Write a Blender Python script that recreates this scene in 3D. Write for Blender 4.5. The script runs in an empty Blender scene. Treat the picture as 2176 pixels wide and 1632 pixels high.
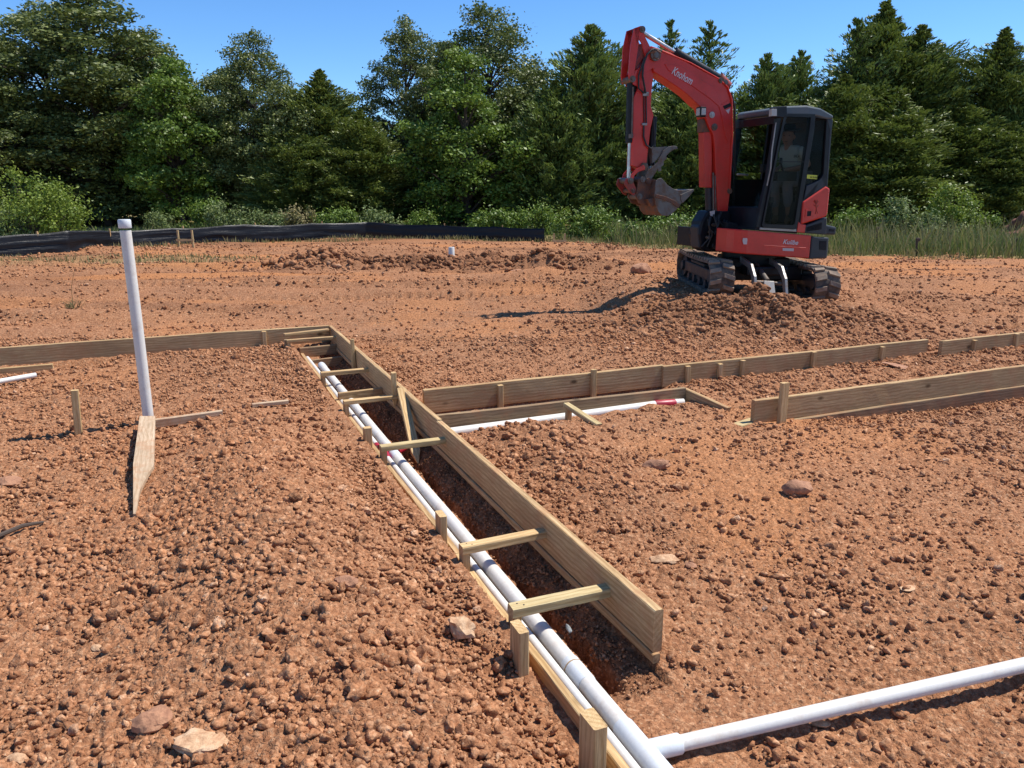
import bpy, math, random, time
import numpy as np
from mathutils import Vector, Matrix
T0 = time.time()
R = math.radians
scene = bpy.context.scene
C = scene.collection
rnd = random.Random(7)
rng = np.random.default_rng(11)

# ---------------------------------------------------------------- camera
FPX, CX, CY, HC = 1650.0, 1088.0, 816.0, 1.63
PIT = math.atan(416 / FPX)
cp, sp = math.cos(PIT), math.sin(PIT)
cam_d = bpy.data.cameras.new('camera'); cam = bpy.data.objects.new('camera', cam_d); C.objects.link(cam)
cam.location = (0, 0, HC); cam.rotation_euler = (math.pi / 2 - PIT, 0, 0)
cam_d.sensor_width = 36; cam_d.lens = 36 * FPX / 2176; cam_d.clip_end = 3000; cam_d.clip_start = 0.05
scene.camera = cam

def ray(px, py):
    dx = (px - CX) / FPX; dy = (py - CY) / FPX
    return Vector((dx, cp - dy * sp, -sp - dy * cp))
def G(px, py, z=0.0):
    r = ray(px, py); t = (z - HC) / r.z
    return Vector((r.x * t, r.y * t, z))
def AT(px, py, Y):
    r = ray(px, py); t = Y / r.y
    return Vector((r.x * t, Y, HC + r.z * t))

# trench frame: s away from the camera along the trench, t to its right
O2 = np.array([0.5003, 2.4552])
U = np.array([-.3905, .9213]); U = U / np.linalg.norm(U); V = np.array([U[1], -U[0]])
def ST(s, t, z=0.0):
    p = O2 + U * s + V * t
    return Vector((p[0], p[1], z))
def toST(p):
    d = np.array([p[0], p[1]]) - O2
    return float(d @ U), float(d @ V)
def GS(px, py, z=0.0): return toST(G(px, py, z))

# ---------------------------------------------------------------- numpy noise
def h2(ix, iy, seed):
    ix = ix.astype(np.int64); iy = iy.astype(np.int64)
    n = (ix * 374761393 + iy * 668265263 + seed * 2147483647) & 0xFFFFFFFF
    n = ((n ^ (n >> 13)) * 1274126177) & 0xFFFFFFFF
    n = (n ^ (n >> 16)) & 0xFFFFFFFF
    n = (n * 2246822519) & 0xFFFFFFFF
    return ((n ^ (n >> 15)) & 0xFFFFFF) / float(0x1000000)
def vn(x, y, seed=0):
    xi = np.floor(x); yi = np.floor(y); fx = x - xi; fy = y - yi
    fx = fx * fx * (3 - 2 * fx); fy = fy * fy * (3 - 2 * fy)
    a = h2(xi, yi, seed); b = h2(xi + 1, yi, seed); c = h2(xi, yi + 1, seed); d = h2(xi + 1, yi + 1, seed)
    return (a * (1 - fx) + b * fx) * (1 - fy) + (c * (1 - fx) + d * fx) * fy - .5
def fbm(x, y, o=4, seed=0):
    r = 0; a = 1.0
    for i in range(o):
        r = r + a * vn(x * 2 ** i + 17.3 * i, y * 2 ** i - 9.1 * i, seed + i * 31); a *= .5
    return r
def clods(x, y, cell, seed, prob, r0=.3, r1=.62, flat=.7):
    out = np.zeros_like(x); xi = np.floor(x / cell); yi = np.floor(y / cell)
    wob = 1 + .5 * vn(x / cell * 2.3, y / cell * 2.3, seed + 5)
    for i in (-1, 0, 1):
        for j in (-1, 0, 1):
            a = xi + i; b = yi + j
            cx_ = (a + .5 + .8 * (h2(a, b, seed) - .5)) * cell; cy_ = (b + .5 + .8 * (h2(a, b, seed + 1) - .5)) * cell
            rr = cell * (r0 + (r1 - r0) * h2(a, b, seed + 2) ** 2)
            ok = h2(a, b, seed + 3) < prob
            th = h2(a, b, seed + 4) * 6.283
            dx = x - cx_; dy = y - cy_
            ex = dx * np.cos(th) + dy * np.sin(th); ey = -dx * np.sin(th) + dy * np.cos(th)
            d2 = (ex * ex + (ey * 1.35) ** 2) * wob / (rr * rr)
            h = np.where((d2 < 1) & ok, rr * flat * np.sqrt(np.clip(1 - d2, 0, 1)), 0)
            out = np.maximum(out, h)
    return out
def sst(a, b, x):
    t = np.clip((x - a) / (b - a), 0, 1); return t * t * (3 - 2 * t)
def gau(x, y, cx_, cy_, sx, sy): return np.exp(-((x - cx_) / sx) ** 2 - ((y - cy_) / sy) ** 2)

MX, MY, MZ = 3.42, 11.15, 0.19     # excavator swivel centre on the ground
def loose(x, y):
    """how loose (cloddy) the dirt is: 0 packed .. 1 heap"""
    s = (x - O2[0]) * U[0] + (y - O2[1]) * U[1]; t = (x - O2[0]) * V[0] + (y - O2[1]) * V[1]
    l = .40 + .85 * fbm(x * .6, y * .6, 3, 3)
    l = l + .35 * sst(-.3, -1.0, t) * sst(6.2, 4.5, s) * sst(-4.5, -3, t)
    l = l + .55 * gau(s, t, 1.75, .55, .9, .5) + .25 * gau(s, t, 3.0, 3.2, 1.0, 2.0)
    l = l + .8 * gau(x, y, 2.7, 9.3, 2.0, 1.0) + .75 * gau(x, y, -1.3, 16.3, 4.0, .9) + .5 * gau(x, y, -.8, 13.0, 5.0, .35) + .4 * gau(x, y, -4.5, 11.0, 3.0, .5)
    l = l - .25 * sst(1.6, 3.0, t) * sst(2.0, .5, s) - .35 * gau(x, y, -1.6, 9.7, 3.0, 1.2) - .5 * sst(9, 12, y) * sst(1.5, -1, x) * sst(16, 14.5, y)
    return np.clip(l, 0, 1.2)
def macro(x, y):
    x = np.asarray(x, float); y = np.asarray(y, float)
    s = (x - O2[0]) * U[0] + (y - O2[1]) * U[1]; t = (x - O2[0]) * V[0] + (y - O2[1]) * V[1]
    h = .035 * fbm(x * .8, y * .8, 3, 1) + .02
    h = h + .22 * gau(s, t, 1.5, -1.15, 1.9, .46) - .05 * gau(s, t, 2.0, -2.5, 1.8, .6)
    h = h + .10 * gau(s, t, 1.9, .55, .75, .35) + .05 * gau(s, t, 2.3, 1.4, .28, .9)
    h = h - .06 * sst(.25, -.25, s) * sst(1.5, .8, t) * sst(-.3, -.1, t)
    # far ruts and berms
    rut = fbm(x * .16 + .3 * y, y * 1.5, 3, 9) * .13 + fbm(x * .3 + .3 * y, y * 4.2, 3, 19) * .10
    h = h + rut * sst(7.5, 10.5, y)
    h = h + (.24 * gau(x, y, -3.6, 16.2, 1.3, .6) + .20 * gau(x, y, -.9, 16.5, 1.3, .6) + .16 * gau(x, y, .9, 16.2, .8, .5)) * (1 + 1.6 * fbm(x * 1.6, y * 1.6, 3, 87))
    h = h + .16 * gau(x, y, .55, 14.6, .55, .4) + .1 * gau(x, y, 3.4, 16.0, 1.2, .9)
    # ribbed track prints left by the machine
    for (yc, sl_, x0, x1) in ((12.1, .07, -6.5, 2.3), (13.5, .07, -6.5, 2.3), (10.1, -.12, 4.8, 9.0), (11.5, -.12, 4.8, 9.0)):
        lane = sst(.19, .14, np.abs(y - yc - sl_ * x)) * sst(x0, x0 + .6, x) * sst(x1, x1 - .6, x)
        edge_ = np.exp(-((np.abs(y - yc - sl_ * x) - .21) / .05) ** 2) * sst(x0, x0 + .6, x) * sst(x1, x1 - .6, x)
        h = h + lane * (-.045 + .022 * np.tanh(4 * np.sin(x * 6.2832 / .16))) + .035 * edge_ * (.5 + fbm(x * 3, y * 3, 2, 93))
    # machine stands on a low heap
    pl = sst(2.6, 1.5, np.hypot((x - MX) * 1.0, (y - MY) * .9))
    h = h * (1 - pl) + (MZ - .07 * (x - MX)) * pl
    h = h + (.11 * gau(x, y, 3.2, 9.30, 1.05, .42) + .17 * gau(x, y, 3.0, 8.95, 1.05, .55)) * (1 + 1.3 * fbm(x * 2.2, y * 2.2, 3, 88)) + .05 * gau(x, y, 1.9, 8.6, .8, .4)
    h = h + .03 * gau(x, y, 4.6, 9.3, 1.0, .35)
    h = h + .06 * gau(x, y, 6.4, 11.6, 2.0, .35)
    return h
def trench(x, y, h):
    s = (x - O2[0]) * U[0] + (y - O2[1]) * U[1]; t = (x - O2[0]) * V[0] + (y - O2[1]) * V[1]
    n = .02 * fbm(s * 9, t * 9, 3, 77)
    # left of the trench: dirt banked against the low board, dipping at the near end
    near = sst(.35, -.05, s)
    bank = .045 + .035 * fbm(s * 2.2, t * 3, 2, 41) - .11 * near
    w = sst(-.80, -.46, t) * sst(6.4, 6.2, s) * (t < -.41)
    h = h * (1 - w) + bank * w
    # pipe shelf
    m = (t >= -.415) & (t < -.20 + n) & (s < 6.28)
    h = np.where(m, -.055 + .35 * n, h)
    # deep slot and its right wall
    far_in = sst(6.2, 5.95, s + n); nearin = sst(-.12, .25, s + n * 2)
    floor = -.33 + n * 1.5
    wedge = -.145 + .03 * vn(s * 7, 0 * s, 5) + .03 * vn(s * 22, 0 * s, 6)
    sh = -.115 + .075 * np.clip((t + .12) / .12, 0, 1) + n * 1.6 + .035 * fbm(s * 16, t * 16, 3, 8)
    prof = np.where(t < wedge, floor, np.where(t < wedge + .022, floor + (sh - floor) * (t - wedge) / .022, sh))
    prof = prof * (far_in * nearin) + (-.05 + n) * (1 - far_in * nearin)
    m = (t >= -.20 + n) & (t < .012) & (s < 6.28) & (s > -.3)
    h = np.where(m, prof, h)
    # near the tee, dirt beside the pipe
    w = sst(.1, -.2, s) * sst(.5, -.1, t) * (t > -.415)
    h = h * (1 - w) + np.minimum(h, -.055 + n) * w
    # under the tall board
    m = (t >= .012) & (t < .07) & (s > -.02) & (s < 6.4)
    h = np.where(m, np.minimum(h, .012), h)
    # channel between the two right hand boards
    w = sst(2.79, 2.83, s) * sst(3.34, 3.29, s) * sst(.02, .06, t) * sst(2.35, 2.1, t)
    h = h * (1 - w) + (-.05 + n) * w
    w = sst(2.55, 2.72, s) * sst(2.86, 2.80, s) * sst(.02, .06, t) * sst(2.3, 1.9, t)
    h = h * (1 - w) + (-.015 + .03 * sst(.2, 2.1, t) + 2 * n) * w
    # hold the dirt below board tops along the form lines
    w = sst(.25, .08, np.abs(s - 3.33)) * (t > .05) * (t < 7.5)
    h = h * (1 - w) + np.minimum(h, .03 + n) * w
    w = sst(.25, .06, np.abs(s - 6.36)) * (t < .1) * (t > -8)
    h = h * (1 - w) + np.minimum(h, .03 + n) * w
    w = sst(.3, .08, np.abs(s - 2.12)) * (t > 2.05) * (t < 6)
    h = h * (1 - w) + np.minimum(h, .01 + n) * w
    w = sst(1.55, 1.98, s) * sst(2.2, 2.15, s) * sst(2.3, 3.2, t) * (t < 8)
    h = h * (1 - w) + (-.035 - .05 * sst(2.8, 4.4, t) + n) * w
    # far left slot in front of the far left board
    w = sst(5.9, 6.05, s) * sst(6.34, 6.3, s) * sst(-2.0, -2.3, t) * (t > -7)
    h = h * (1 - w) + (-.06 + n) * w
    return h
def ground_h(x, y):
    x = np.asarray(x, float); y = np.asarray(y, float)
    h = macro(x, y)
    return trench(x, y, h)
def gz(x, y): return float(ground_h(np.array([x]), np.array([y]))[0])

# ---------------------------------------------------------------- materials
def new_mat(name):
    m = bpy.data.materials.new(name); m.use_nodes = True
    nt = m.node_tree; b = nt.nodes['Principled BSDF']
    return m, nt, b
def N(nt, typ, **kw):
    n = nt.nodes.new(typ)
    for k, v in kw.items():
        if hasattr(n, k): setattr(n, k, v)
        else: n.inputs[k].default_value = v
    return n
def ramp(nt, fac, stops):
    r = nt.nodes.new('ShaderNodeValToRGB')
    e = r.color_ramp.elements
    while len(e) < len(stops): e.new(.5)
    for i, (p, c) in enumerate(stops):
        e[i].position = p; e[i].color = (*c, 1) if len(c) == 3 else c
    nt.links.new(fac, r.inputs[0]); return r.outputs[0]
def mixc(nt, fac, a, b, mode='MIX'):
    m = nt.nodes.new('ShaderNodeMix'); m.data_type = 'RGBA'; m.blend_type = mode
    for sock, val in ((m.inputs[0], fac), (m.inputs[6], a), (m.inputs[7], b)):
        if isinstance(val, bpy.types.NodeSocket): nt.links.new(val, sock)
        elif isinstance(val, (int, float)): sock.default_value = val
        else: sock.default_value = (*val, 1)
    return m.outputs[2]
def noise(nt, co, scale, detail=4, rough=.6, dist=0):
    n = N(nt, 'ShaderNodeTexNoise'); n.inputs['Scale'].default_value = scale
    n.inputs['Detail'].default_value = detail; n.inputs['Roughness'].default_value = rough; n.inputs['Distortion'].default_value = dist
    if co is not None: nt.links.new(co, n.inputs['Vector'])
    return n.outputs['Fac']
def bump(nt, b, h, strength, dist=.01, prev=None):
    n = N(nt, 'ShaderNodeBump'); n.inputs['Strength'].default_value = strength; n.inputs['Distance'].default_value = dist
    nt.links.new(h, n.inputs['Height'])
    if prev is not None: nt.links.new(prev, n.inputs['Normal'])
    nt.links.new(n.outputs[0], b.inputs['Normal']); return n.outputs[0]
def attr(nt, name):
    n = N(nt, 'ShaderNodeAttribute'); n.attribute_name = name; return n.outputs['Fac']

def soil_material(name, clod=False):
    m, nt, b = new_mat(name)
    geo = N(nt, 'ShaderNodeNewGeometry'); P = geo.outputs['Position']
    n1 = noise(nt, P, .7, 5, .6); n2 = noise(nt, P, 6, 6, .7); n3 = noise(nt, P, 45, 5, .7); n4 = noise(nt, P, 180, 3, .7)
    base = ramp(nt, n1, [(.30, (.34, .152, .078)), (.48, (.41, .190, .100)), (.60, (.48, .205, .098)), (.75, (.60, .255, .112))])
    c2 = ramp(nt, n2, [(.3, (.25, .115, .062)), (.5, (.42, .195, .10)), (.66, (.53, .275, .155))])
    col = mixc(nt, .5, base, c2)
    dust = ramp(nt, n3, [(.36, (.22, .098, .055)), (.5, (.43, .20, .105)), (.63, (.66, .41, .26))])
    col = mixc(nt, .5, col, dust)
    # pale grit
    vor = N(nt, 'ShaderNodeTexVoronoi'); vor.inputs['Scale'].default_value = 95; nt.links.new(P, vor.inputs['Vector'])
    vr = N(nt, 'ShaderNodeTexWhiteNoise'); nt.links.new(vor.outputs['Color'], vr.inputs['Vector'])
    g1 = ramp(nt, vr.outputs['Value'], [(.955, (0, 0, 0)), (.965, (1, 1, 1))])
    g2 = ramp(nt, vor.outputs['Distance'], [(.30, (1, 1, 1)), (.42, (0, 0, 0))])
    g = N(nt, 'ShaderNodeMath'); g.operation = 'MULTIPLY'; nt.links.new(g1, g.inputs[0]); nt.links.new(g2, g.inputs[1])
    g3 = N(nt, 'ShaderNodeMath'); g3.operation = 'MULTIPLY'; nt.links.new(g.outputs[0], g3.inputs[0]); g3.inputs[1].default_value = .55
    col = mixc(nt, g3.outputs[0], col, (.66, .47, .32))
    # moist / packed patches stored on the mesh
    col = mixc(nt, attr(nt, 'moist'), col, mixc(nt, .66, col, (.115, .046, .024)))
    if not clod:
        col = mixc(nt, attr(nt, 'packed'), col, mixc(nt, n3, (.49, .205, .088), (.60, .275, .125)))
        gr = noise(nt, P, 3.0, 5, .7)
        grass = ramp(nt, gr, [(.35, (.22, .17, .075)), (.6, (.36, .30, .14))])
        col = mixc(nt, attr(nt, 'turf'), col, grass)
    else:
        tint = attr(nt, 'tint')
        tc = ramp(nt, tint, [(0, (.78, .76, .76)), (.3, (1.0, .98, .97)), (.7, (1.15, 1.16, 1.16)), (.93, (1.3, 1.36, 1.4)), (.97, (1.5, 1.8, 2.1))])
        col = mixc(nt, 1.0, col, tc, 'MULTIPLY')
    col = mixc(nt, 1.0, col, (.83, .81, .735), 'MULTIPLY')
    nt.links.new(col, b.inputs['Base Color']); b.inputs['Roughness'].default_value = .95
    b.inputs['Specular IOR Level'].default_value = .15
    wp = N(nt, 'ShaderNodeTexNoise'); wp.inputs['Scale'].default_value = 30; wp.inputs['Detail'].default_value = 2; nt.links.new(P, wp.inputs['Vector'])
    wsc = N(nt, 'ShaderNodeVectorMath'); wsc.operation = 'SCALE'; wsc.inputs['Scale'].default_value = .022; nt.links.new(wp.outputs['Color'], wsc.inputs[0])
    wad = N(nt, 'ShaderNodeVectorMath'); wad.operation = 'ADD'; nt.links.new(P, wad.inputs[0]); nt.links.new(wsc.outputs[0], wad.inputs[1])
    prev = None
    for sc_, st_, ds_ in ((34, .55, .016), (78, .75, .011), (170, .7, .005)):
        vv_ = N(nt, 'ShaderNodeTexVoronoi'); vv_.inputs['Scale'].default_value = sc_; nt.links.new(wad.outputs[0], vv_.inputs['Vector'])
        hh = N(nt, 'ShaderNodeMath'); hh.operation = 'MULTIPLY_ADD'; nt.links.new(vv_.outputs['Distance'], hh.inputs[0]); hh.inputs[1].default_value = -1; hh.inputs[2].default_value = 1
        rn = N(nt, 'ShaderNodeSeparateColor'); nt.links.new(vv_.outputs['Color'], rn.inputs[0])
        hm = N(nt, 'ShaderNodeMath'); hm.operation = 'MULTIPLY'; nt.links.new(hh.outputs[0], hm.inputs[0]); nt.links.new(rn.outputs[0], hm.inputs[1])
        prev = bump(nt, b, hm.outputs[0], st_ * (.5 if clod else 1), ds_, prev)
        if sc_ == 78: cellv = rn.outputs[1]
    prev = bump(nt, b, n3, .5, .006, prev); bump(nt, b, n4, .5, .003, prev)
    cv_ = ramp(nt, cellv, [(0, (.72, .70, .70)), (.5, (1, 1, 1)), (.9, (1.15, 1.15, 1.14)), (1, (1.35, 1.45, 1.55))])
    fin = mixc(nt, 1.0, col, cv_, 'MULTIPLY'); nt.links.new(fin, b.inputs['Base Color'])
    return m
M = {}
M['soil'] = soil_material('red_clay_soil'); M['clod'] = soil_material('clay_clods', True)

def wood_material(name, c_lo, c_mid, c_hi, dirt=.25, dirtz=None):
    m, nt, b = new_mat(name)
    tc = N(nt, 'ShaderNodeTexCoord'); oi = N(nt, 'ShaderNodeObjectInfo')
    add = N(nt, 'ShaderNodeVectorMath'); add.operation = 'ADD'
    mul = N(nt, 'ShaderNodeVectorMath'); mul.operation = 'SCALE'; mul.inputs['Scale'].default_value = 37.0
    cmb = N(nt, 'ShaderNodeCombineXYZ')
    for k in ('X', 'Y', 'Z'): nt.links.new(oi.outputs['Random'], cmb.inputs[k])
    nt.links.new(cmb.outputs[0], mul.inputs[0]); nt.links.new(tc.outputs['Object'], add.inputs[0]); nt.links.new(mul.outputs[0], add.inputs[1])
    def mapped(sx, sy, sz):
        mp = N(nt, 'ShaderNodeMapping'); mp.inputs['Scale'].default_value = (sx, sy, sz); nt.links.new(add.outputs[0], mp.inputs['Vector']); return mp.outputs[0]
    g1 = noise(nt, mapped(2.2, 60, 60), 1, 4, .6, .6)
    wv = N(nt, 'ShaderNodeTexWave'); wv.wave_type = 'RINGS'; wv.rings_direction = 'X'
    wv.inputs['Scale'].default_value = 18; wv.inputs['Distortion'].default_value = 5.0; wv.inputs['Detail'].default_value = 3; wv.inputs['Detail Scale'].default_value = .7
    nt.links.new(mapped(.55, 1.0, 1.0), wv.inputs['Vector'])
    g3 = noise(nt, mapped(1.3, 3.0, 3.0), 1, 4, .6)
    fine = noise(nt, mapped(9, 260, 260), 1, 3, .7)
    c = ramp(nt, wv.outputs['Fac'], [(.0, c_lo), (.35, c_mid), (1, c_hi)])
    c2 = ramp(nt, g1, [(.33, c_lo), (.5, c_mid), (.66, c_hi)])
    c = mixc(nt, .5, c, c2)
    c = mixc(nt, ramp(nt, fine, [(.35, (0.5,) * 3), (.6, (0, 0, 0))]), c, tuple(v * .55 for v in c_lo))
    # knots
    vk = N(nt, 'ShaderNodeTexVoronoi'); vk.inputs['Scale'].default_value = 1.0; nt.links.new(mapped(3.0, 6.0, 6.0), vk.inputs['Vector'])
    k = ramp(nt, vk.outputs['Distance'], [(.05, (1, 1, 1)), (.13, (0, 0, 0))])
    c = mixc(nt, k, c, tuple(v * .35 for v in c_lo))
    # weather stains and clay smears
    c = mixc(nt, ramp(nt, g3, [(.42, (0, 0, 0)), (.75, (.55, .55, .55))]), c, tuple(v * .62 for v in c_lo))
    geo = N(nt, 'ShaderNodeNewGeometry'); d = noise(nt, geo.outputs['Position'], 5, 6, .75)
    c = mixc(nt, ramp(nt, d, [(.5, (0, 0, 0)), (.78, (dirt * 2,) * 3)]), c, (.40, .19, .09))
    nt.links.new(c, b.inputs['Base Color']); b.inputs['Roughness'].default_value = .82; b.inputs['Specular IOR Level'].default_value = .25
    p = bump(nt, b, fine, .5, .002); bump(nt, b, g1, .35, .004, p)
    return m
M['wood'] = wood_material('weathered_lumber', (.36, .215, .095), (.52, .34, .165), (.66, .47, .25), .5)
M['wood_new'] = wood_material('fresh_lumber', (.44, .31, .14), (.60, .46, .23), (.70, .57, .31), .12)
M['wood_old'] = wood_material('stained_lumber', (.22, .14, .075), (.33, .22, .12), (.43, .30, .17), .5)
M['wood_stake'] = wood_material('stake_lumber', (.45, .275, .115), (.63, .42, .20), (.75, .54, .28), .2)
M['osb'] = wood_material('dusty_plank', (.42, .29, .17), (.56, .40, .26), (.66, .50, .34), .6)

def simple(name, col, rough=.5, metal=0, spec=.5, dirt=0, dirtcol=(.34, .16, .08), scale=8, coat=0, lo=.5, hi=.75):
    m, nt, b = new_mat(name)
    b.inputs['Roughness'].default_value = rough; b.inputs['Metallic'].default_value = metal; b.inputs['Specular IOR Level'].default_value = spec
    b.inputs['Coat Weight'].default_value = coat
    geo = N(nt, 'ShaderNodeNewGeometry')
    n = noise(nt, geo.outputs['Position'], scale, 6, .7); f = noise(nt, geo.outputs['Position'], scale * 9, 4, .7)
    c = mixc(nt, ramp(nt, f, [(.35, (.0,) * 3), (.7, (.35,) * 3)]), col, tuple(v * .72 for v in col))
    c = mixc(nt, ramp(nt, n, [(lo, (0, 0, 0)), (hi, (dirt,) * 3)]), c, dirtcol)
    nt.links.new(c, b.inputs['Base Color'])
    rr = ramp(nt, n, [(.35, (rough,) * 3), (.7, (min(1, rough + .25),) * 3)])
    nt.links.new(rr, b.inputs['Roughness'])
    bump(nt, b, f, .08, .003)
    return m
M['pvc'] = simple('white_pvc', (.70, .67, .61), .38, dirt=.75, dirtcol=(.50, .37, .27), scale=9, lo=.52, hi=.78)
M['pvc_fit'] = simple('white_pvc_fitting', (.66, .69, .70), .35, dirt=.2, scale=12, dirtcol=(.5, .38, .28))
M['primer'] = simple('red_pipe_primer', (.36, .012, .03), .35)
M['glue'] = simple('brown_pipe_cement', (.42, .26, .12), .4)
M['red'] = simple('red_machine_paint', (.58, .020, .008), .36, coat=.08, dirt=.55, scale=3, dirtcol=(.22, .055, .03), lo=.5, hi=.85)
M['red_dirty'] = simple('scuffed_red_paint', (.30, .028, .018), .5, dirt=.8, scale=9, dirtcol=(.12, .06, .035), lo=.42, hi=.65)
M['dgrey'] = simple('dark_grey_panel', (.028, .032, .038), .42, spec=.35, dirt=.5, scale=6, dirtcol=(.16, .12, .09), lo=.5, hi=.85)
M['roof'] = simple('grey_roof_panel', (.085, .105, .115), .42, dirt=.4, scale=5, dirtcol=(.25, .23, .2), lo=.5, hi=.9)
M['black'] = simple('black_frame_paint', (.007, .007, .010), .34, spec=.28, dirt=.15, scale=8, dirtcol=(.03, .024, .02))
M['inner'] = simple('black_cab_interior', (.008, .008, .009), .8)
M['rubber'] = simple('dusty_track_rubber', (.05, .042, .037), .85, dirt=.9, scale=7, dirtcol=(.21, .145, .10), lo=.38, hi=.62)
M['lug'] = simple('dusty_track_lug', (.17, .13, .095), .85, dirt=1, scale=9, dirtcol=(.30, .21, .145), lo=.35, hi=.6)
M['steel'] = simple('worn_grey_steel', (.15, .135, .12), .5, metal=.4, dirt=.9, scale=9, dirtcol=(.14, .085, .055), lo=.45, hi=.6)
M['steel_lt'] = simple('scraped_steel', (.32, .30, .28), .42, metal=.5, dirt=.7, scale=12, dirtcol=(.22, .14, .09), lo=.5, hi=.7)
M['rusty'] = simple('rusty_dirty_steel', (.085, .05, .038), .65, dirt=.9, scale=9, dirtcol=(.19, .075, .035), lo=.42, hi=.6)
M['chrome'] = simple('cylinder_rod', (.45, .45, .45), .25, metal=.9)
M['hose'] = simple('rubber_hose', (.015, .014, .014), .5)
M['lens'] = simple('lamp_lens', (.42, .40, .36), .2)
M['white'] = simple('white_lettering', (.62, .56, .56), .5)
M['sticker'] = simple('pale_sticker', (.55, .45, .42), .5)
M['yellow'] = simple('yellow_sticker', (.62, .66, .06), .45)
M['skin'] = simple('skin', (.26, .13, .085), .55)
M['shirt'] = simple('pale_teeshirt', (.34, .38, .35), .85)
M['jeans'] = simple('grey_work_trousers', (.14, .135, .15), .9, dirt=.4)
M['hat'] = simple('black_felt_hat', (.010, .010, .012), .8)
M['boot'] = simple('brown_boot', (.16, .09, .045), .7)
M['glove'] = simple('grey_glove', (.19, .17, .15), .9)
M['plastic'] = None
def fabric_mat():
    m, nt, b = new_mat('black_silt_fabric')
    geo = N(nt, 'ShaderNodeNewGeometry'); mp = N(nt, 'ShaderNodeMapping'); mp.inputs['Scale'].default_value = (.8, .8, 20)
    nt.links.new(geo.outputs['Position'], mp.inputs['Vector'])
    n = noise(nt, mp.outputs[0], 1.3, 5, .65, .8); b.inputs['Roughness'].default_value = .40; b.inputs['Specular IOR Level'].default_value = .3
    c = ramp(nt, n, [(.3, (.005, .005, .006)), (.7, (.008, .008, .010))]); nt.links.new(c, b.inputs['Base Color'])
    bump(nt, b, n, .5, .03); return m
M['fabric'] = fabric_mat()
def glass_mat():
    m, nt, b = new_mat('tinted_cab_glass'); nt.nodes.remove(b); out = nt.nodes['Material Output']
    tr = N(nt, 'ShaderNodeBsdfTransparent'); tr.inputs[0].default_value = (.76, .80, .79, 1)
    gl = N(nt, 'ShaderNodeBsdfGlossy'); gl.inputs['Roughness'].default_value = .02; gl.inputs[0].default_value = (.22, .23, .24, 1)
    lw = N(nt, 'ShaderNodeLayerWeight'); lw.inputs[0].default_value = .5
    pw = N(nt, 'ShaderNodeMath'); pw.operation = 'POWER'; nt.links.new(lw.outputs['Facing'], pw.inputs[0]); pw.inputs[1].default_value = 5
    fr = N(nt, 'ShaderNodeMath'); fr.operation = 'MULTIPLY_ADD'; nt.links.new(pw.outputs[0], fr.inputs[0]); fr.inputs[1].default_value = .5; fr.inputs[2].default_value = .012
    mx = N(nt, 'ShaderNodeMixShader'); nt.links.new(fr.outputs[0], mx.inputs[0]); nt.links.new(tr.outputs[0], mx.inputs[1]); nt.links.new(gl.outputs[0], mx.inputs[2])
    nt.links.new(mx.outputs[0], out.inputs[0]); return m
M['glass'] = glass_mat()
def leaf_mat(name, stops, trans=.22, rough=.5, spec=.35):
    m, nt, b = new_mat(name); out = nt.nodes['Material Output']
    t = attr(nt, 'tint'); c = ramp(nt, t, stops); nt.links.new(c, b.inputs['Base Color'])
    b.inputs['Roughness'].default_value = rough; b.inputs['Specular IOR Level'].default_value = spec
    tl = N(nt, 'ShaderNodeBsdfTranslucent'); c2 = mixc(nt, .5, c, (.10, .16, .02)); nt.links.new(c2, tl.inputs[0])
    mx = N(nt, 'ShaderNodeMixShader'); mx.inputs[0].default_value = trans
    nt.links.new(b.outputs[0], mx.inputs[1]); nt.links.new(tl.outputs[0], mx.inputs[2]); nt.links.new(mx.outputs[0], out.inputs[0]); return m
M['leaf_dark'] = leaf_mat('dark_oak_leaves', [(0, (0.082, 0.106, 0.033)), (.5, (0.159, 0.187, 0.053)), (.85, (0.248, 0.269, 0.076)), (1, (.450, 0.431, 0.159))], .18)
M['leaf_green'] = leaf_mat('green_leaves', [(0, (0.085, 0.136, 0.022)), (.5, (0.156, 0.239, 0.035)), (1, (.290, 0.360, 0.061))], .28)
M['leaf_lime'] = leaf_mat('yellow_green_leaves', [(0, (.12, .18, .025)), (.5, (.22, .29, .042)), (1, (.36, .41, .08))], .35)
M['leaf_pale'] = leaf_mat('pale_weed_leaves', [(0, (0.115, 0.161, 0.055)), (.5, (0.196, 0.247, 0.085)), (1, (.345, 0.368, 0.160))], .3, .7)
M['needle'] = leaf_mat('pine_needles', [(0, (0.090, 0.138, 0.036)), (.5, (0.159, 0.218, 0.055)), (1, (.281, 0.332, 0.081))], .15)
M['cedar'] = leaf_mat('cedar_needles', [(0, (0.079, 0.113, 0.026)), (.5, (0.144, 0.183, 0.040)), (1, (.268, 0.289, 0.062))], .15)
M['grass'] = leaf_mat('tall_grass_blades', [(0, (0.072, 0.106, 0.031)), (.45, (0.130, 0.175, 0.050)), (.8, (0.221, 0.250, 0.088)), (1, (.442, 0.375, 0.187))], .3, .7)
M['drygrass'] = leaf_mat('dry_grass_blades', [(0, (.20, .17, .07)), (.6, (.33, .27, .13)), (1, (.16, .2, .06))], .3, .8)
M['bark'] = simple('tree_bark', (.085, .06, .045), .9, scale=6)
M['twig'] = simple('dry_twig', (.30, .21, .13), .85)
M['rock_tan'] = None
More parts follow.
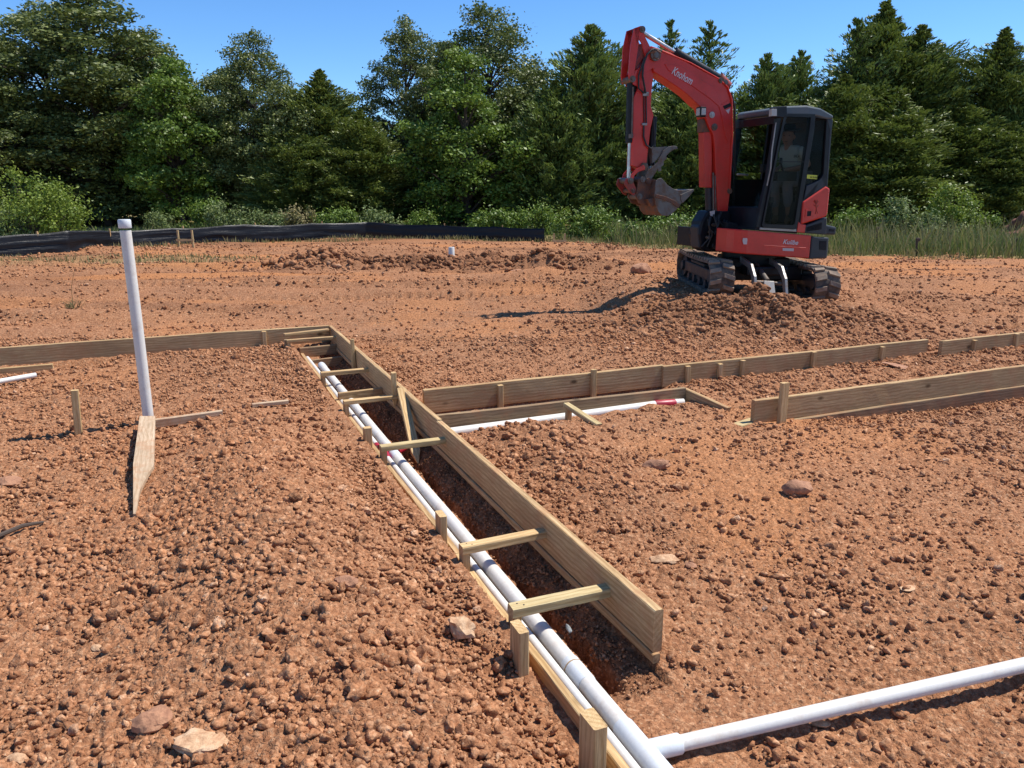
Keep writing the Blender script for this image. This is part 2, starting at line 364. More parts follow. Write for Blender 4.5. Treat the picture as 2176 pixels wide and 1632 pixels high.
def rock_mat(name, a, b_, c_):
    m, nt, b = new_mat(name); tc = N(nt, 'ShaderNodeTexCoord')
    n = noise(nt, tc.outputs['Object'], 14, 6, .7, .5); n2 = noise(nt, tc.outputs['Object'], 70, 4, .7)
    c = ramp(nt, n, [(.35, a), (.5, b_), (.65, c_)]); c = mixc(nt, ramp(nt, n2, [(.3, (.6,) * 3), (.55, (0,) * 3)]), c, tuple(v * .6 for v in a))
    nt.links.new(c, b.inputs['Base Color']); b.inputs['Roughness'].default_value = .9
    p = bump(nt, b, n, .6, .01); bump(nt, b, n2, .6, .004, p); return m
M['rock_tan'] = rock_mat('tan_sandstone', (.40, .20, .10), (.58, .36, .20), (.66, .46, .29))
M['rock_red'] = rock_mat('red_clay_lump', (.28, .13, .072), (.38, .185, .10), (.47, .24, .13))
M['rock_grey'] = rock_mat('grey_stone', (.16, .17, .17), (.25, .27, .27), (.35, .37, .37))
M['heap'] = rock_mat('dark_red_heap', (.12, .045, .028), (.19, .07, .04), (.26, .10, .055))

# ---------------------------------------------------------------- object helpers
def tag(o, label=None, cat=None, group=None, kind=None):
    if label: o['label'] = label
    if cat: o['category'] = cat
    if group: o['group'] = group
    if kind: o['kind'] = kind
    return o
def empty(name, loc, label, cat, group=None, rz=0):
    o = bpy.data.objects.new(name, None); C.objects.link(o); o.location = loc; o.rotation_euler = (0, 0, rz)
    o.empty_display_size = .1
    return tag(o, label, cat, group)
class MB:
    def __init__(s): s.v = []; s.f = []
    def add(s, vs, fs):
        o = len(s.v); s.v += [tuple(v) for v in vs]; s.f += [tuple(i + o for i in f) for f in fs]
    def box(s, c, size, M_=None):
        x, y, z = [q / 2 for q in size]; vs = []
        for dx, dy, dz in ((-1, -1, -1), (1, -1, -1), (1, 1, -1), (-1, 1, -1), (-1, -1, 1), (1, -1, 1), (1, 1, 1), (-1, 1, 1)):
            p = Vector((dx * x, dy * y, dz * z))
            if M_ is not None: p = M_ @ p
            vs.append(p + Vector(c))
        s.add(vs, [(0, 3, 2, 1), (4, 5, 6, 7), (0, 1, 5, 4), (1, 2, 6, 5), (2, 3, 7, 6), (3, 0, 4, 7)])
    def tube(s, pts, rad, seg=10, caps=True):
        pts = [Vector(p) for p in pts]; n = len(pts)
        rads = rad if isinstance(rad, (list, tuple)) else [rad] * n
        vs = []; prev = None
        for i, p in enumerate(pts):
            d = (pts[min(i + 1, n - 1)] - pts[max(i - 1, 0)]).normalized()
            if prev is None:
                a = d.orthogonal().normalized()
            else:
                a = (prev - d * prev.dot(d)); a = a.normalized() if a.length > 1e-6 else d.orthogonal().normalized()
            prev = a; b = d.cross(a)
            for k in range(seg):
                th = 2 * math.pi * k / seg
                vs.append(p + (a * math.cos(th) + b * math.sin(th)) * rads[i])
        fs = []
        for i in range(n - 1):
            for k in range(seg):
                k2 = (k + 1) % seg; fs.append((i * seg + k, i * seg + k2, (i + 1) * seg + k2, (i + 1) * seg + k))
        if caps:
            fs.append(tuple(range(seg))[::-1]); fs.append(tuple((n - 1) * seg + k for k in range(seg)))
        s.add(vs, fs)
    def prism(s, loop0, loop1):
        n = len(loop0); s.add(list(loop0) + list(loop1), [tuple(range(n))[::-1], tuple(range(n, 2 * n))] + [(i, (i + 1) % n, n + (i + 1) % n, n + i) for i in range(n)])
    def mesh(s, name):
        me = bpy.data.meshes.new(name); me.from_pydata(s.v, [], s.f); me.update(); return me
def fix_normals(me):
    import bmesh
    bm = bmesh.new(); bm.from_mesh(me); bmesh.ops.recalc_face_normals(bm, faces=bm.faces[:]); bm.to_mesh(me); bm.free()
def obj(name, mb, mat, parent=None, root=None, smooth=False, bevel=0, fix=True):
    """link mb as one object; vertices are given in world space and moved into the root's frame"""
    me = mb.mesh(name) if isinstance(mb, MB) else mb
    if root is not None: me.transform(Matrix.Translation(-root.location))
    if fix: fix_normals(me)
    if mat: me.materials.append(mat)
    o = bpy.data.objects.new(name, me); C.objects.link(o)
    if parent is not None: o.parent = parent
    if smooth:
        me.polygons.foreach_set('use_smooth', [True] * len(me.polygons))
        if smooth != 'all':
            try: me.set_sharp_from_angle(angle=R(40))
            except Exception: pass
    if bevel:
        b = o.modifiers.new('bevel', 'BEVEL'); b.width = bevel; b.segments = 2; b.limit_method = 'ANGLE'; b.angle_limit = R(35)
    return o
def np_mesh(name, verts, faces, attrs=None, smooth=False):
    """verts (n,3), faces (m,k) numpy"""
    me = bpy.data.meshes.new(name); n = len(verts); m, k = faces.shape
    me.vertices.add(n); me.vertices.foreach_set('co', verts.astype(np.float32).ravel())
    me.loops.add(m * k); me.loops.foreach_set('vertex_index', faces.astype(np.int32).ravel())
    me.polygons.add(m); me.polygons.foreach_set('loop_start', np.arange(0, m * k, k, dtype=np.int32))
    me.polygons.foreach_set('loop_total', np.full(m, k, dtype=np.int32))
    if smooth: me.polygons.foreach_set('use_smooth', np.ones(m, dtype=bool))
    for a, val in (attrs or {}).items():
        at = me.attributes.new(a, 'FLOAT', 'POINT'); at.data.foreach_set('value', val.astype(np.float32))
    me.update(calc_edges=True); return me

# ---------------------------------------------------------------- ground sheet
def build_ground():
    ys = [-60, -40, -25, -15, -9, -5, -3, -1.8, -1, -.5, -.1, .2, .45, .65]
    y = .8
    while y < 46:
        ys.append(y); y += max(.0058, .00262 * y ** 1.32)
    ys += [48, 52, 58, 70, 90, 130, 200, 350, 700, 1500]
    ys = np.array(ys); nc = 1150
    W = np.where(ys < .8, 2.9 + (.8 - ys) * 1.3, 2.3 + .80 * ys)
    W = np.where(ys > 46, 2.3 + .8 * 46 + (ys - 46) * 1.5, W)
    cx0 = np.where(ys < 6, .15, .15)
    q = np.linspace(-1, 1, nc)
    X = cx0[:, None] + W[:, None] * (q[None, :] * .92 + .08 * q[None, :] ** 3 * np.abs(q[None, :])); Y = np.repeat(ys[:, None], nc, 1)
    x = X.ravel(); y = Y.ravel()
    h = macro(x, y)
    L = loose(x, y)
    s = (x - O2[0]) * U[0] + (y - O2[1]) * U[1]; t = (x - O2[0]) * V[0] + (y - O2[1]) * V[1]
    calm = 1 - np.maximum.reduce([sst(-.62, -.44, t) * sst(.1, .04, t) * (s < 6.4) * 1.0, sst(.12, .03, np.abs(s - 3.33)) * (t > 0) * (t < 8), sst(.14, .03, np.abs(s - 2.12)) * (t > 2) * (t < 7)])
    calm = np.clip(calm, .12, 1)
    near = sst(9, 4, y)
    nf = 1 - .45 * sst(7, 5, y)
    d = clods(x, y, .16, 10, .32) * .55 * np.clip(L - .15, 0, 1) * nf
    d = d + clods(x, y, .075, 20, .75) * .62 * np.clip(L + .05, 0, 1) * nf
    d = d + clods(x, y, .052, 35, .8, .3, .6, .62) * .5 * sst(10, 5, y)
    d = d + clods(x, y, .04, 30, .85) * .62 * sst(14, 7, y) * np.clip(L + .25, 0, 1)
    d = d + clods(x, y, .022, 40, .85) * .55 * sst(6, 3.5, y)
    d = d + .020 * fbm(x * 9, y * 9, 3, 50) * (.4 + .6 * L)
    d = d + (.010 * np.abs(vn(x * 31, y * 31, 51)) + .008 * vn(x * 75, y * 75, 53)) * sst(8, 4, y) + .012 * np.abs(vn(x * 14, y * 14, 54))
    d = d + clods(x, y, .030, 44, .9, .3, .62, .7) * .6 * sst(5.5, 3, y)
    far = sst(7, 11, y) * sst(26, 22, y)
    d = d + far * (clods(x, y, .42, 62, .35) * .5 * np.clip(L - .55, 0, 1) + clods(x, y, .30, 60, .22) * .42 * np.clip(L, .08, 1) + clods(x, y * .8, .17, 61, .5) * .4 * np.clip(L, .1, 1))
    d = d * np.where(y > 24, .3, 1)
    h = trench(x, y, h + d * calm * (t == t))
    # small relief inside the trench too
    h = h + np.where(calm < .5, .35 * (d - .008), 0)
    xx = x + .010 * vn(x * 60, y * 60, 91); 
    moist = 1.1 * gau(x, y, 2.8, 9.2, 1.9, .8) + .8 * gau(x, y, -1.2, 16.3, 3.4, .8) + .5 * gau(x, y, -.8, 13.0, 5.0, .35) + .4 * gau(x, y, -4.5, 11.0, 3.0, .5) + .55 * gau(s, t, 1.7, .5, 1.0, .3) + .35 * gau(x, y, 6.5, 11.5, 2.5, .5)
    moist = moist + .55 * sst(.0, .3, fbm(x * .14 + .2 * y, y * .8, 3, 81)) * sst(7, 10, y)
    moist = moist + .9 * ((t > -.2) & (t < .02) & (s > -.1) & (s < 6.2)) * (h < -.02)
    moist = np.clip(moist * (.8 + .8 * fbm(x * 2.5, y * 2.5, 3, 66)) + .35 * np.clip(fbm(x * .9, y * .9, 3, 67), 0, 1), 0, 1)
    pk = sst(.05, .35, fbm(x * .13 + .25 * y, y * 1.15, 3, 71)) * sst(8.5, 11, y) * sst(.75, .45, L)
    pk = np.clip(pk + .5 * sst(.1, .4, fbm(x * .8, y * .8, 3, 72)) * sst(.6, .4, L), 0, 1)
    # a vegetated verge beyond the graded clay
    edge = np.interp(x, [-60, -14, -12.4, -10.2, -8.5, -7.2, -3, 1, 3, 6, 9, 12, 60], [17, 18.4, 19.5, 22.6, 24, 25.2, 26.4, 24.8, 22.4, 19.6, 18.6, 17.6, 17])
    turf = sst(-.5, .9, y - edge + 1.2 * fbm(x * .8, y * .8, 3, 73))
    fx = np.array([[-8.4, 17.8, 2.0, 1.0], [-12, 17.3, 2.5, .9]])
    for a, b, sx, sy in fx: turf = np.maximum(turf, .55 * gau(x, y, a, b, sx, sy))
    h = np.where(turf > .5, h * .6 + .03, h)
    verts = np.stack([xx, y, h], 1)
    nr = len(ys); i = np.arange(nr - 1)[:, None] * nc + np.arange(nc - 1)[None, :]
    f = np.stack([i, i + 1, i + nc + 1, i + nc], -1).reshape(-1, 4)
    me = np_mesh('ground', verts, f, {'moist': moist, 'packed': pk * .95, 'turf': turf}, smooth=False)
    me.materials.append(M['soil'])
    o = bpy.data.objects.new('ground', me); C.objects.link(o)
    tag(o, 'bare red clay ground, churned and lumpy around the open trench', None, None, 'structure'); return o
build_ground()
print('ground', round(time.time() - T0, 1))

# ---------------------------------------------------------------- loose clods (uncountable)
def ico(sub):
    import bmesh
    bm = bmesh.new(); bmesh.ops.create_icosphere(bm, subdivisions=sub, radius=1)
    v = np.array([q.co[:] for q in bm.verts]); f = np.array([[w.index for w in q.verts] for q in bm.faces]); bm.free(); return v, f
ICO = {1: ico(1), 2: ico(2), 3: ico(3)}
def n3(v, seed, fr):
    return vn(v[:, 0] * fr + v[:, 2] * 1.7, v[:, 1] * fr - v[:, 2] * fr * .8, seed) + vn(v[:, 2] * fr + 3.1, v[:, 0] * fr + v[:, 1] * 1.3, seed + 1)
def rock_shape(sub, seed, blocky=.3, rough=.3):
    v, f = ICO[sub]; v = v.copy()
    r2 = np.random.default_rng(seed)
    for _ in range(14 if blocky > .35 else 7):      # knock flat facets off
        n = r2.normal(size=3); n /= np.linalg.norm(n); dcut = r2.uniform(.5, .85) if blocky > .2 else r2.uniform(.75, .98)
        dd = v @ n; k = dd > dcut; v[k] -= np.outer(dd[k] - dcut, n)
    v *= (1 + rough * n3(v, seed, 1.7) + rough * .55 * n3(v, seed + 9, 4.2) + (rough * .4 * n3(v, seed + 19, 9.0) if sub > 2 else 0))[:, None]
    v *= np.array([1, r2.uniform(.7, 1), r2.uniform(.55, .85)])
    return v, f
def scatter(name, label, pts, rad, sub, seed, mat, blocky=.3, rough=.3, sink=.3, tintbias=0):
    shapes = [rock_shape(sub, seed + i, blocky, rough)[0] for i in range(14)]; f = ICO[sub][1]
    n = len(pts); nv = len(shapes[0]); S = np.stack(shapes)
    r2 = np.random.default_rng(seed)
    a = r2.uniform(0, 6.283, n); b = r2.normal(0, .5, n); c = r2.normal(0, .5, n)
    ca, sa, cb, sb, cc, sc = np.cos(a), np.sin(a), np.cos(b), np.sin(b), np.cos(c), np.sin(c)
    Rm = np.empty((n, 3, 3))
    Rm[:, 0, 0] = ca * cb; Rm[:, 0, 1] = ca * sb * sc - sa * cc; Rm[:, 0, 2] = ca * sb * cc + sa * sc
    Rm[:, 1, 0] = sa * cb; Rm[:, 1, 1] = sa * sb * sc + ca * cc; Rm[:, 1, 2] = sa * sb * cc - ca * sc
    Rm[:, 2, 0] = -sb; Rm[:, 2, 1] = cb * sc; Rm[:, 2, 2] = cb * cc
    vv = S[r2.integers(0, 14, n)]
    vv = np.einsum('nij,nvj->nvi', Rm, vv) * rad[:, None, None]
    z = ground_h(pts[:, 0], pts[:, 1])
    vv[:, :, 0] += pts[:, 0:1]; vv[:, :, 1] += pts[:, 1:2]; vv[:, :, 2] += (z + rad * (.62 - sink) + .004)[:, None]
    fa = (f[None] + (np.arange(n) * nv)[:, None, None]).reshape(-1, 3)
    tint = np.repeat(np.clip(r2.beta(1.5, 1.5, n) * .92 + tintbias + (r2.random(n) < .035) * .5, 0, 1), nv)
    moist = np.repeat(np.clip(.8 * gau(pts[:, 0], pts[:, 1], 2.8, 9.35, 1.9, .8) + .7 * gau(pts[:, 0], pts[:, 1], -1.2, 16.3, 3.4, .9), 0, 1), nv)
    me = np_mesh(name, vv.reshape(-1, 3), fa, {'tint': tint, 'moist': moist}, smooth=False)
    me.materials.append(mat); o = bpy.data.objects.new(name, me); C.objects.link(o)
    return tag(o, label, None, None, 'stuff')
def blocked(x, y):
    s = (x - O2[0]) * U[0] + (y - O2[1]) * U[1]; t = (x - O2[0]) * V[0] + (y - O2[1]) * V[1]
    k = (t > -.46) & (t < .05) & (s < 6.45)
    k |= (np.abs(s - 3.33) < .06) & (t > 0) & (t < 8)
    k |= (np.abs(s - 6.37) < .05) & (t < .1)
    k |= (np.abs(s - 2.13) < .06) & (t > 2) & (t < 6)
    k |= (s > 2.74) & (s < 3.3) & (t > 0) & (t < 2.2)
    k |= (s > -.70) & (s < -.26) & (t > -.3) & (t < 1.7) & (np.abs((s + .30) + .19 * (t + .1)) < .09)
    k |= (x > 2.5) & (x < 4.4) & (y > 10.0) & (y < 12.3)
    k |= (x > -2.85) & (x < -2.5) & (y > 4.7) & (y < 5.6) & (np.abs(t + 1.66) < .12)
    return k
def pts_in(n, y0, y1, xh, seed, power=1.0, lk=1.0, mn=.1):
    r2 = np.random.default_rng(seed); y = (r2.random(n) ** power) * (y1 - y0) + y0
    x = .1 + (r2.random(n) * 2 - 1) * (xh[0] + xh[1] * y)
    keep = r2.random(n) < np.clip(loose(x, y) * lk, mn, 1)
    cl = vn(x * 1.7, y * 1.7, seed + 3) + .5 * vn(x * 4, y * 4, seed + 4)
    keep &= (r2.random(n) < .45 + 1.1 * cl + .15); keep &= ~blocked(x, y); return np.stack([x[keep], y[keep]], 1)
p = pts_in(480000, 1.3, 8.5, (1.9, .70), 101, .9, 1.3, .28); r = .0042 + .0105 * rng.random(len(p)) ** 2.4
scatter('gravel', 'crumbs of red clay and small gravel over the near ground', p, r, 1, 200, M['clod'], .5, .3, .2)
p = pts_in(160000, 1.3, 8.5, (1.9, .70), 102, 1.0, 1.25, .14); r = .0085 + .019 * rng.random(len(p)) ** 3
scatter('dirt_clods', 'fist sized and smaller red clay clods over the near ground', p, r, 2, 300, M['clod'], .5, .5, .12)
p = pts_in(1350, 1.4, 8.0, (1.9, .70), 103, 1.0, .9, .08); r = .022 + .026 * rng.random(len(p)) ** 3
scatter('large_clods', 'larger rounded red clay clods over the near ground', p, r, 3, 400, M['clod'], .5, .5)
p = pts_in(190000, 7.5, 23.0, (1.0, .66), 104, 1.0, .95, .16); r = (.010 + .030 * rng.random(len(p)) ** 3.4) * (1 + .06 * np.clip(p[:, 1] - 12, 0, 12))
scatter('far_clods', 'red clay clods over the graded ground beyond the forms', p, r, 1, 500, M['clod'], .4, .4)
_r = np.random.default_rng(5); n_ = 5200; ss = _r.uniform(-.1, 6.1, n_); tt = np.where(_r.random(n_) < .8, _r.uniform(-.135, -.012, n_), _r.uniform(-.2, -.135, n_))
p = np.stack([O2[0] + U[0] * ss + V[0] * tt, O2[1] + U[1] * ss + V[1] * tt], 1); r = .003 + .010 * _r.random(n_) ** 2.5
scatter('trench_crumbs', 'damp clay crumbs on the ledge inside the trench', p, r, 1, 650, M['clod'], .4, .4)
def heap_pts(n, cx_, cy_, sx, sy, seed):
    r2 = np.random.default_rng(seed); x = r2.normal(cx_, sx, n); y = r2.normal(cy_, sy, n); k = ~blocked(x, y); return np.stack([x[k], y[k]], 1)
p = np.concatenate([heap_pts(3600, 3.05, 9.1, 1.0, .42, 1), heap_pts(500, 1.7, 9.5, .6, .5, 2), heap_pts(900, -3.5, 16.2, 1.0, .4, 3), heap_pts(1300, -.2, 16.4, 1.3, .4, 4), heap_pts(350, 6.3, 11.5, 1.5, .25, 6), heap_pts(420, -1.0, 13.0, 3.0, .3, 7)])
r = (.014 + .042 * rng.random(len(p)) ** 3) * np.where(p[:, 1] > 14, 1.9, 1)
scatter('heaped_clods', 'dark freshly dug clay clods on the low heaps', p, r, 2, 600, M['clod'], .5, .45, .3)
_p = []
for (s_, t_, a, b, n_) in ((1.85, .42, .45, .2, 260), (1.3, -.85, .9, .22, 240), (2.9, -1.1, .6, .3, 200), (.2, -1.0, .4, .35, 150)):
    r2 = np.random.default_rng(int(n_ + s_ * 10)); ss = r2.normal(s_, a, n_); tt = r2.normal(t_, b, n_)
    x = O2[0] + U[0] * ss + V[0] * tt; y = O2[1] + U[1] * ss + V[1] * tt; k = ~blocked(x, y) & (y > 1.4); _p.append(np.stack([x[k], y[k]], 1))
p = np.concatenate(_p); r = .013 + .028 * rng.random(len(p)) ** 2.2
scatter('banked_clods', 'rounded clay clods banked beside the trench', p, r, 3, 700, M['clod'], .4, .5, .25)
print('clods', round(time.time() - T0, 1))

# ---------------------------------------------------------------- single stones that stand out
def stone(name, px, py, wpx, ratio, mat, label, cat, seed, z=None, blocky=.5, flat=.7):
    g = G(px, py, 0); zz = gz(g.x, g.y); g = G(px, py, zz); zz = gz(g.x, g.y)
    depth = g.y * cp + (HC - zz) * sp; w = wpx / FPX * depth / 2
    v, f = rock_shape(3, seed, blocky, .25); v = v / np.abs(v[:, 0]).max()
    v = v * np.array([w, w * ratio, w * flat])
    me = np_mesh(name, v, f, {'tint': np.full(len(v), .5), 'moist': np.zeros(len(v))}, smooth=True); me.materials.append(mat)
    try: me.set_sharp_from_angle(angle=R(28))
    except Exception: pass
    o = bpy.data.objects.new(name, me); C.objects.link(o); o.location = (g.x, g.y, zz + w * flat * .35 + .006); o.rotation_euler = (0, rnd.uniform(-.2, .2), rnd.uniform(-.4, .4))
    return tag(o, label, cat, 'stones lying on the clay')
stone('stone', 977, 1350, 80, .8, M['rock_tan'], 'pale angular tan stone left of the trench beside the nearest short stake', 'stone', 1, flat=1.0)
stone('stone', 1418, 1196, 78, .7, M['rock_tan'], 'flat pale tan stone on the clay right of the tall trench board', 'stone', 2, flat=.4)
stone('stone', 440, 1580, 140, .8, M['rock_tan'], 'broad flat pale stone half buried at the bottom left of the photo', 'stone', 3, flat=.3)
stone('clay_lump', 1692, 1052, 62, .8, M['rock_red'], 'lone round red brown lump on the open clay below the standing right stake', 'clay lump', 14, blocky=.2, flat=1.05)
stone('clay_lump', 1395, 1000, 68, .7, M['rock_red'], 'wide dark clay lump right of the clod pile behind the tall board', 'clay lump', 15, blocky=.2)
stone('clay_lump', 735, 1250, 62, .8, M['rock_red'], 'knobbly brown clay lump on the left bank of the trench', 'clay lump', 16, blocky=.2)
stone('clay_lump', 330, 1545, 90, .8, M['rock_red'], 'large cracked red clay lump just above the broad flat pale stone', 'clay lump', 17, blocky=.2, flat=.8)
stone('stone', 1740, 1545, 46, .7, M['rock_tan'], 'small tan stone just below the white branch pipe', 'stone', 5, flat=.5)
stone('stone', 1930, 1252, 42, .6, M['rock_tan'], 'flat pinkish stone on the open clay at the right', 'stone', 6, flat=.3)
stone('clay_lump', 20, 1030, 60, .8, M['rock_red'], 'low reddish clay lump at the left edge of the photo', 'clay lump', 18, blocky=.2, flat=.5)
stone('stone', 210, 1385, 30, .8, M['rock_tan'], 'small oval pale stone on the left clay above the bottom lumps', 'stone', 8, blocky=.1)
stone('stone', 1905, 782, 62, .9, M['rock_red'], 'flat reddish slab of stone between the far form and the raised right board', 'stone', 9, flat=.25)
stone('stone', 40, 1620, 60, .6, M['rock_tan'], 'pale rounded stone in the bottom left corner', 'stone', 10, blocky=.2, flat=.5)
stone('clay_lump', 1362, 585, 50, .8, M['rock_red'], 'big dark clay lump on the graded ground left of the excavator tracks', 'clay lump', 19, blocky=.2, flat=.9)
stone('clay_lump', 1095, 572, 60, .7, M['rock_red'], 'squat dark clay lump beside the short capped pipe stub', 'clay lump', 20, blocky=.2, flat=.6)
stone('stone', 1468, 1207, 26, .9, M['rock_red'], 'small reddish stone right of the flat pale tan stone', 'stone', 11, blocky=.1, flat=.8)

# ---------------------------------------------------------------- lumber
def board(name, p0, p1, hgt, thick, mat, label, cat, group=None, seed=None, roll=0.0, warp=.004, point=0, parent=None):
    """a length of lumber from p0 to p1 (centres of its section); local X along it, local Z up, hgt along Z, thick along Y"""
    p0 = Vector(p0); p1 = Vector(p1); L = (p1 - p0).length; d = (p1 - p0).normalized()
    seed = seed if seed is not None else rnd.randint(0, 9999); r_ = random.Random(seed)
    up = Vector((0, 0, 1)) if abs(d.z) < .8 else Vector((V[0], V[1], 0))
    yv = up.cross(d).normalized(); zv = d.cross(yv).normalized()
    Mr = Matrix((d, yv, zv)).transposed().to_4x4() @ Matrix.Rotation(roll, 4, 'X')
    nseg = max(2, int(L / .12)); c = min(.004, thick * .12); H2, T2 = hgt / 2, thick / 2
    sec = [(-T2 + c, -H2), (T2 - c, -H2), (T2, -H2 + c), (T2, H2 - c), (T2 - c, H2), (-T2 + c, H2), (-T2, H2 - c), (-T2, -H2 + c)]
    ph = [r_.uniform(0, 6.28) for _ in range(4)]; vs = []
    for i in range(nseg + 1):
        x = -L / 2 + L * i / nseg; k = 1.0
        if point and i == nseg: k = .12
        if point and i == nseg - 1: x = L / 2 - point
        oy = warp * (math.sin(x * 1.3 + ph[0]) + .4 * math.sin(x * 4.1 + ph[1])); oz = warp * .8 * (math.sin(x * 1.1 + ph[2]) + .4 * math.sin(x * 5.3 + ph[3]))
        for (yy, z) in sec:
            j = .0009
            vs.append((x + (r_.uniform(-.001, .001) if i in (0, nseg) else 0), yy * (k if thick > hgt or point and hgt < .06 else (k if point else 1)) + oy + r_.uniform(-j, j), z * k + oz + r_.uniform(-j, j)))
    fs = [tuple(range(8))[::-1], tuple(nseg * 8 + q for q in range(8))]
    for i in range(nseg):
        for q in range(8): fs.append((i * 8 + q, i * 8 + (q + 1) % 8, (i + 1) * 8 + (q + 1) % 8, (i + 1) * 8 + q))
    me = bpy.data.meshes.new(name); me.from_pydata(vs, [], fs); me.update(); fix_normals(me); me.materials.append(mat)
    o = bpy.data.objects.new(name, me); C.objects.link(o)
    o.matrix_world = Matrix.Translation((p0 + p1) / 2) @ Mr
    return tag(o, label, cat, group)
FB = 'formwork boards set on edge'; ZT = .184
# the tall trench board, near half and far half butted, with the footing strip below
board('form_board', ST(0, .019, .1005), ST(2.52, .019, .1005), .167, .038, M['wood'], 'near tall plank on the right side of the trench, its sawn end facing the viewer', 'form board', FB, 3)
board('form_board', ST(2.526, .019, .1005), ST(6.40, .021, .1005), .167, .038, M['wood'], 'far tall plank on the right side of the trench, running to its far corner', 'form board', FB, 4)
board('footing_strip', ST(-.01, .010, -.004), ST(6.30, .010, -.004), .036, .030, M['wood'], 'narrow pale strip under the tall plank along the right lip of the trench', 'footing strip', FB, 5)
# low board on the left of the trench
board('form_board', ST(-1.3, -.382, -.065), ST(1.05, -.370, -.065), .13, .030, M['wood_stake'], 'near low plank on the left side of the trench beside the thin white pipe', 'form board', FB, 6)
board('form_board', ST(1.055, -.370, -.065), ST(6.0, -.368, -.065), .12, .030, M['wood'], 'far low plank on edge along the left side of the trench, mostly buried', 'form board', FB, 7)
# far left form
board('form_board', ST(6.375, -3.6, .095), ST(6.375, -.0, .095), .185, .038, M['wood'], 'long weathered plank on edge behind the leaning-looking white standpipe, up to the trench corner', 'form board', FB, 8)
board('form_board', ST(6.375, -7.6, .09), ST(6.375, -3.606, .09), .185, .038, M['wood'], 'weathered plank on edge at the far left edge of the photo', 'form board', FB, 9)
board('form_board', ST(6.08, -7.0, .012), ST(6.08, -2.6, .015), .07, .036, M['wood_stake'], 'low plank in front of the far left form, beside the short end of white pipe', 'form board', FB, 10)
# right far form line
y0 = 3.325
board('form_board', ST(y0, .15, .092), ST(y0, 2.245, .092), .184, .038, M['wood'], 'far form plank between the tall trench board and the first plank joint', 'form board', FB, 11, warp=.003)
board('form_board', ST(y0 - .03, 2.225, .09), ST(y0 - .02, 4.62, .09), .184, .038, M['wood'], 'far form plank right of the joint, with three close short stakes on it', 'form board', FB, 12, warp=.003)
board('form_board', ST(y0 - .02, 4.626, .09), ST(y0 - .03, 5.32, .09), .184, .036, M['wood'], 'short last plank of the far form line just before the gap', 'form board', FB, 13, warp=.002)
board('form_board', ST(y0 - .15, 5.36, .09), ST(y0 - .12, 8.2, .09), .184, .038, M['wood'], 'form plank beyond the gap at the far right edge of the photo', 'form board', FB, 14, warp=.003)
# inner low boards of the side footing
board('form_board', ST(2.905, .06, .03), ST(2.875, 2.16, .03), .15, .036, M['wood_old'], 'dark stained low plank behind the white side pipe', 'form board', FB, 15, warp=.003)
board('form_board', ST(2.90, 2.175, .025), ST(2.38, 2.20, .0), .13, .034, M['wood'], 'short end plank closing the side footing, angled toward the viewer', 'form board', FB, 16, warp=.002)
# raised right board and the one under it
board('form_board', ST(2.13, 2.21, .098), ST(2.10, 6.6, .112), .170, .038, M['wood'], 'raised plank on edge across the right foreground, held by the tall stake', 'form board', FB, 17, warp=.003)
board('form_board', ST(2.105, 2.5, -.045), ST(2.07, 6.6, -.030), .11, .036, M['wood_old'], 'lower plank half buried under the raised right plank', 'form board', FB, 18, warp=.004)
board('wood_offcut', ST(2.12, 2.06, .012), ST(2.20, 2.32, .012), .022, .085, M['wood_new'], 'pale yellow wood offcut lying under the end of the raised right plank', 'offcut', None, 19)

# stakes
SG = 'wooden stakes holding the forms'
def stake(s, t, z0, z1, w_s, w_t, mat, label, seed, lean=(0, 0), point=0, rot=0):
    p1 = ST(s, t, z0); p0 = ST(s + lean[0], t + lean[1], z1)
    return board('stake', p0, p1, w_s, w_t, mat, label, 'stake', SG, seed, roll=rot, warp=.001, point=point)
# orientation: for a vertical member local Z follows V, local Y follows U
stake(-.385, -.452, -.25, .155, .045, .090, M['wood_stake'], 'nearest thick stake at the bottom of the photo beside the pipe tee', 1)
stake(.150, -.452, -.2, .150, .038, .088, M['wood_stake'], 'thick stake just in front of the nearest cross brace', 2)
stake(1.19, -.402, -.12, .145, .034, .085, M['wood_stake'], 'short stake between the first and second gaps, left of the thin white pipe', 3)
stake(2.72, -.408, -.12, .130, .05, .05, M['wood_stake'], 'square short stake just beyond the red pipe joint', 4)
stake(6.02, -.50, -.1, .130, .03, .06, M['wood_old'], 'dark stake behind the farthest left brace post', 5)
